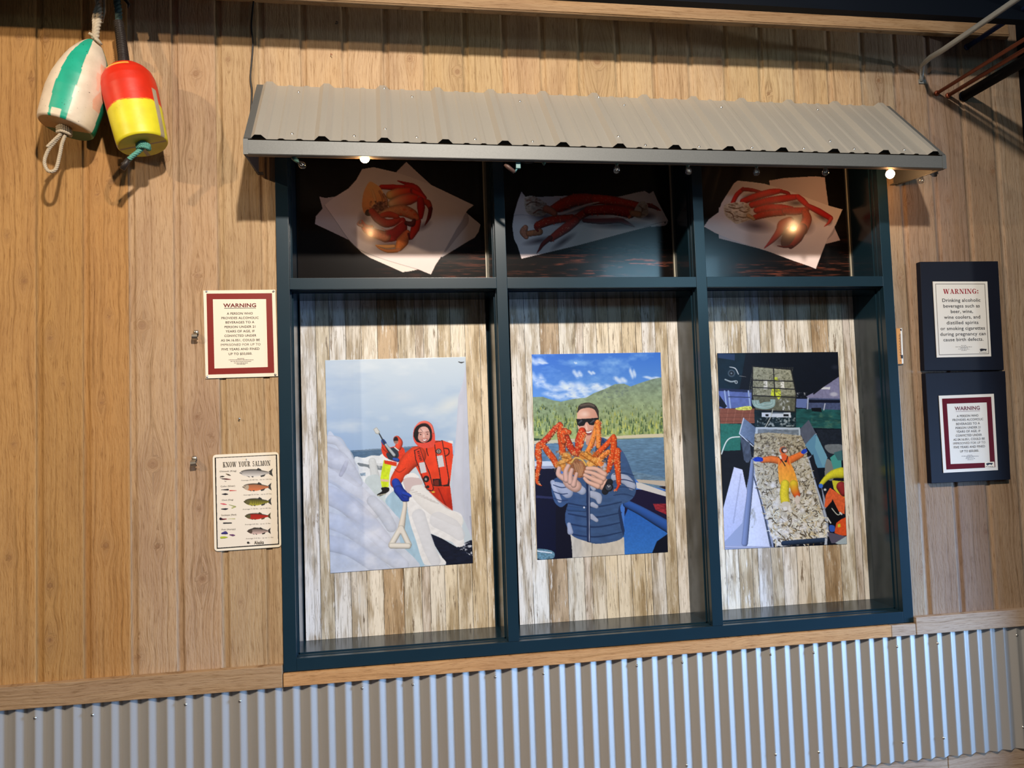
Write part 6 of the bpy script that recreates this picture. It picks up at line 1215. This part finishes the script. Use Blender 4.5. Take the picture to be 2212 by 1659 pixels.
# --- salmon identification sign
ps = Plane((400, 960), 6.9125, -.006)
b = MB(); out_ = [(410, 155), (1395, 112), (1437, 1530), (436, 1597)]
def rounded(P, r, n=6):
    P = [np.array(p, float) for p in P]; o = []
    for i, p in enumerate(P):
        a = P[i - 1] - p; c_ = P[(i + 1) % len(P)] - p; a /= np.hypot(*a); c_ /= np.hypot(*c_)
        for k in range(n + 1): t = k / n; o.append(tuple(p + a * r * (1 - t) ** 2 + c_ * r * t ** 2))
    return o
ps.board(b, rounded(out_, 60), 0, .002); s2 = b.build('fish_sign', M['sign_white']); tag(s2, 'white metal fish identification sign with black border, lower left of the window', 'sign')
c = Canvas(1659, 1659, .36, (232, 222, 204))
bd = rounded([(435, 188), (1376, 140), (1410, 1500), (466, 1568)], 34); inn = rounded([(458, 205), (1354, 162), (1388, 1480), (486, 1545)], 8)
c.a[:] = (240, 232, 216); c.poly(bd, (20, 18, 18)); c.poly(inn, (230, 220, 204))
def fish(x0, x1, yt, yb, back, belly, hump=0.0, tail=(60, 60, 60), bars=0, head=None):
    W_ = x1 - x0; Hh = yb - yt; f_ = lambda a, b2: (x0 + a * W_, yt + b2 * Hh)
    c.poly([f_(.86, .42), f_(.99, .05), f_(.965, .45), f_(1.0, .88), f_(.86, .58)], tail)
    bodyp = [f_(0, .50), f_(.06, .36), f_(.16, .26), f_(.30, .20 - hump), f_(.48, .22 - hump * .6), f_(.68, .32), f_(.88, .42), f_(.88, .58), f_(.70, .74), f_(.50, .90), f_(.30, .92), f_(.14, .82), f_(.05, .66)]
    c.poly(bodyp, back, sm=True, col2=belly, d=(0, 1)); c.poly([f_(.50, .22), f_(.55, .0), f_(.64, .14), f_(.66, .30)], tail)
    c.poly([f_(.34, .86), f_(.42, .84), f_(.40, 1.0)], tail); c.poly([f_(.62, .80), f_(.78, .64), f_(.74, .86), f_(.64, .94)], tail); c.poly([f_(.20, .80), f_(.30, .88), f_(.30, .98)], tail)
    if head is not None: c.poly([f_(0, .50), f_(.08, .34), f_(.18, .26), f_(.22, .5), f_(.18, .82), f_(.06, .68)], head, sm=True)
    c.stroke([f_(0, .5), f_(.07, .6)], [3, 3], (30, 26, 24), .1, 0, sm=False); c.blob(*f_(.09, .44), 6, 6, (20, 18, 18))
    for q in range(bars): c.stroke([f_(.3 + q * .07, .3), f_(.31 + q * .07, .75)], [4, 4], (60, 56, 30), .1, 0, sm=False, al=.5)
    c.stroke([f_(.05, .36), f_(.2, .24), f_(.5, .20 - hump * .4), f_(.85, .42)], [4, 9, 10, 5], (40, 38, 34), .1, 0, al=.6)
fish(812, 1312, 350, 497, (120, 116, 114), (226, 220, 212)); fish(855, 1292, 562, 706, (150, 100, 70), (214, 120, 76), head=(176, 160, 140)); fish(875, 1292, 784, 925, (70, 66, 34), (176, 170, 60), bars=8, head=(96, 90, 56)); fish(892, 1282, 1010, 1130, (150, 34, 24), (176, 44, 30), tail=(76, 70, 44), head=(90, 84, 54)); fish(925, 1280, 1236, 1352, (74, 66, 58), (222, 190, 180), hump=.16, tail=(50, 46, 44), head=(84, 70, 60))
def fly(x, y, w_, col, col2=(30, 26, 26), tilt=0): c.stroke([(x, y), (x + w_ * .5, y + tilt * .5), (x + w_, y + tilt)], [5, 11, 3], col, .3, .1, col2=col2)
fly(525, 480, 60, (60, 54, 50)); c.stroke([(522, 490), (530, 505), (545, 502)], [3, 3, 2], (70, 64, 60)); fly(610, 440, 70, (150, 130, 100), tilt=26); fly(548, 512, 135, (30, 26, 28), (150, 60, 60), 12); c.stroke([(590, 545), (600, 555), (612, 550)], [3, 3, 3], (90, 86, 80))
c.stroke([(540, 678), (640, 676)], [3, 12], (24, 22, 30)); c.stroke([(668, 690), (765, 690)], [8, 3], (206, 66, 60)); c.stroke([(545, 745), (600, 743), (640, 745)], [2, 14, 3], (24, 24, 34)); fly(530, 885, 90, (224, 110, 120), (206, 50, 70), 12); c.stroke([(655, 900), (750, 930)], [3, 9], (150, 160, 100)); c.stroke([(700, 950), (745, 932)], [8, 6], (170, 176, 90)); c.stroke([(540, 965), (600, 966), (640, 960)], [5, 13, 4], (26, 24, 40))
c.stroke([(530, 1112), (560, 1118), (615, 1114)], [20, 11, 6], (26, 22, 34), col2=(150, 40, 50)); c.stroke([(635, 1112), (740, 1110)], [2, 6], (190, 190, 120)); c.stroke([(575, 1176), (690, 1174)], [10, 8], (24, 24, 32)); c.stroke([(550, 1330), (600, 1320), (630, 1332)], [12, 24, 8], (60, 54, 120)); c.stroke([(665, 1350), (710, 1356), (742, 1358)], [6, 16, 5], (110, 70, 110)); c.stroke([(538, 1392), (590, 1388), (634, 1388)], [16, 16, 4], (176, 190, 60))
c.blob(940, 1468, 20, 20, (30, 26, 28), 1, .3); c.blob(962, 1474, 12, 12, (120, 116, 112), .8, .5)
o = printed_sheet('printed_face', [(400 + a / 6.9125, 960 + d / 6.9125) for a, d in ((440, 196), (1372, 150), (1404, 1494), (472, 1560))], -.0064, c, (400, 960), 6.9125, M['sign_print'], (1.0, 1.0, 1.0), 280, 400, .0003)
child(o, s2); o.parent = s2
b = MB(); serif_word(b, 'KNOW YOUR SALMON', ps, 562, 1272, 291, 76, 0, -.0010)
for t_, a, e_, yy in [('Chinook (King)', 515, 765, 398), ('Coho (Silver)', 530, 745, 622), ('Chum (Dog)', 548, 718, 828), ('Sockeye (Red)', 540, 765, 1052), ('Pink (Humpy)', 545, 752, 1267)]: ps.text(b, t_, a, e_, yy, 24, 0, -.0010, .004)
for t_, a, e_, yy in [('Average 20-40 lbs.  up to 125 lbs.', 835, 1300, 526), ('Average 8-10 lbs.  up to 27 lbs.', 870, 1297, 745), ('Average 7-18 lbs.  up to 40 lbs.', 857, 1285, 958), ('Average 6-8 lbs.  up to 15 lbs.', 890, 1277, 1186), ('Average 3-5 lbs.  up to 11 lbs.', 905, 1320, 1396)]: ps.text(b, t_, a, e_, yy, 17, 1, -.0010, .002)
ps.text(b, 'Alaska', 1030, 1175, 1462, 52, 0, -.0010, .02)
b.build('lettering', [M['ink'], M['grey_ink']], s2)
first = None
P = ps.w(916, 222)
q = screw_mesh('screw', .0022); q.parent = s2; q.location = (P[0], -.0068, P[2])
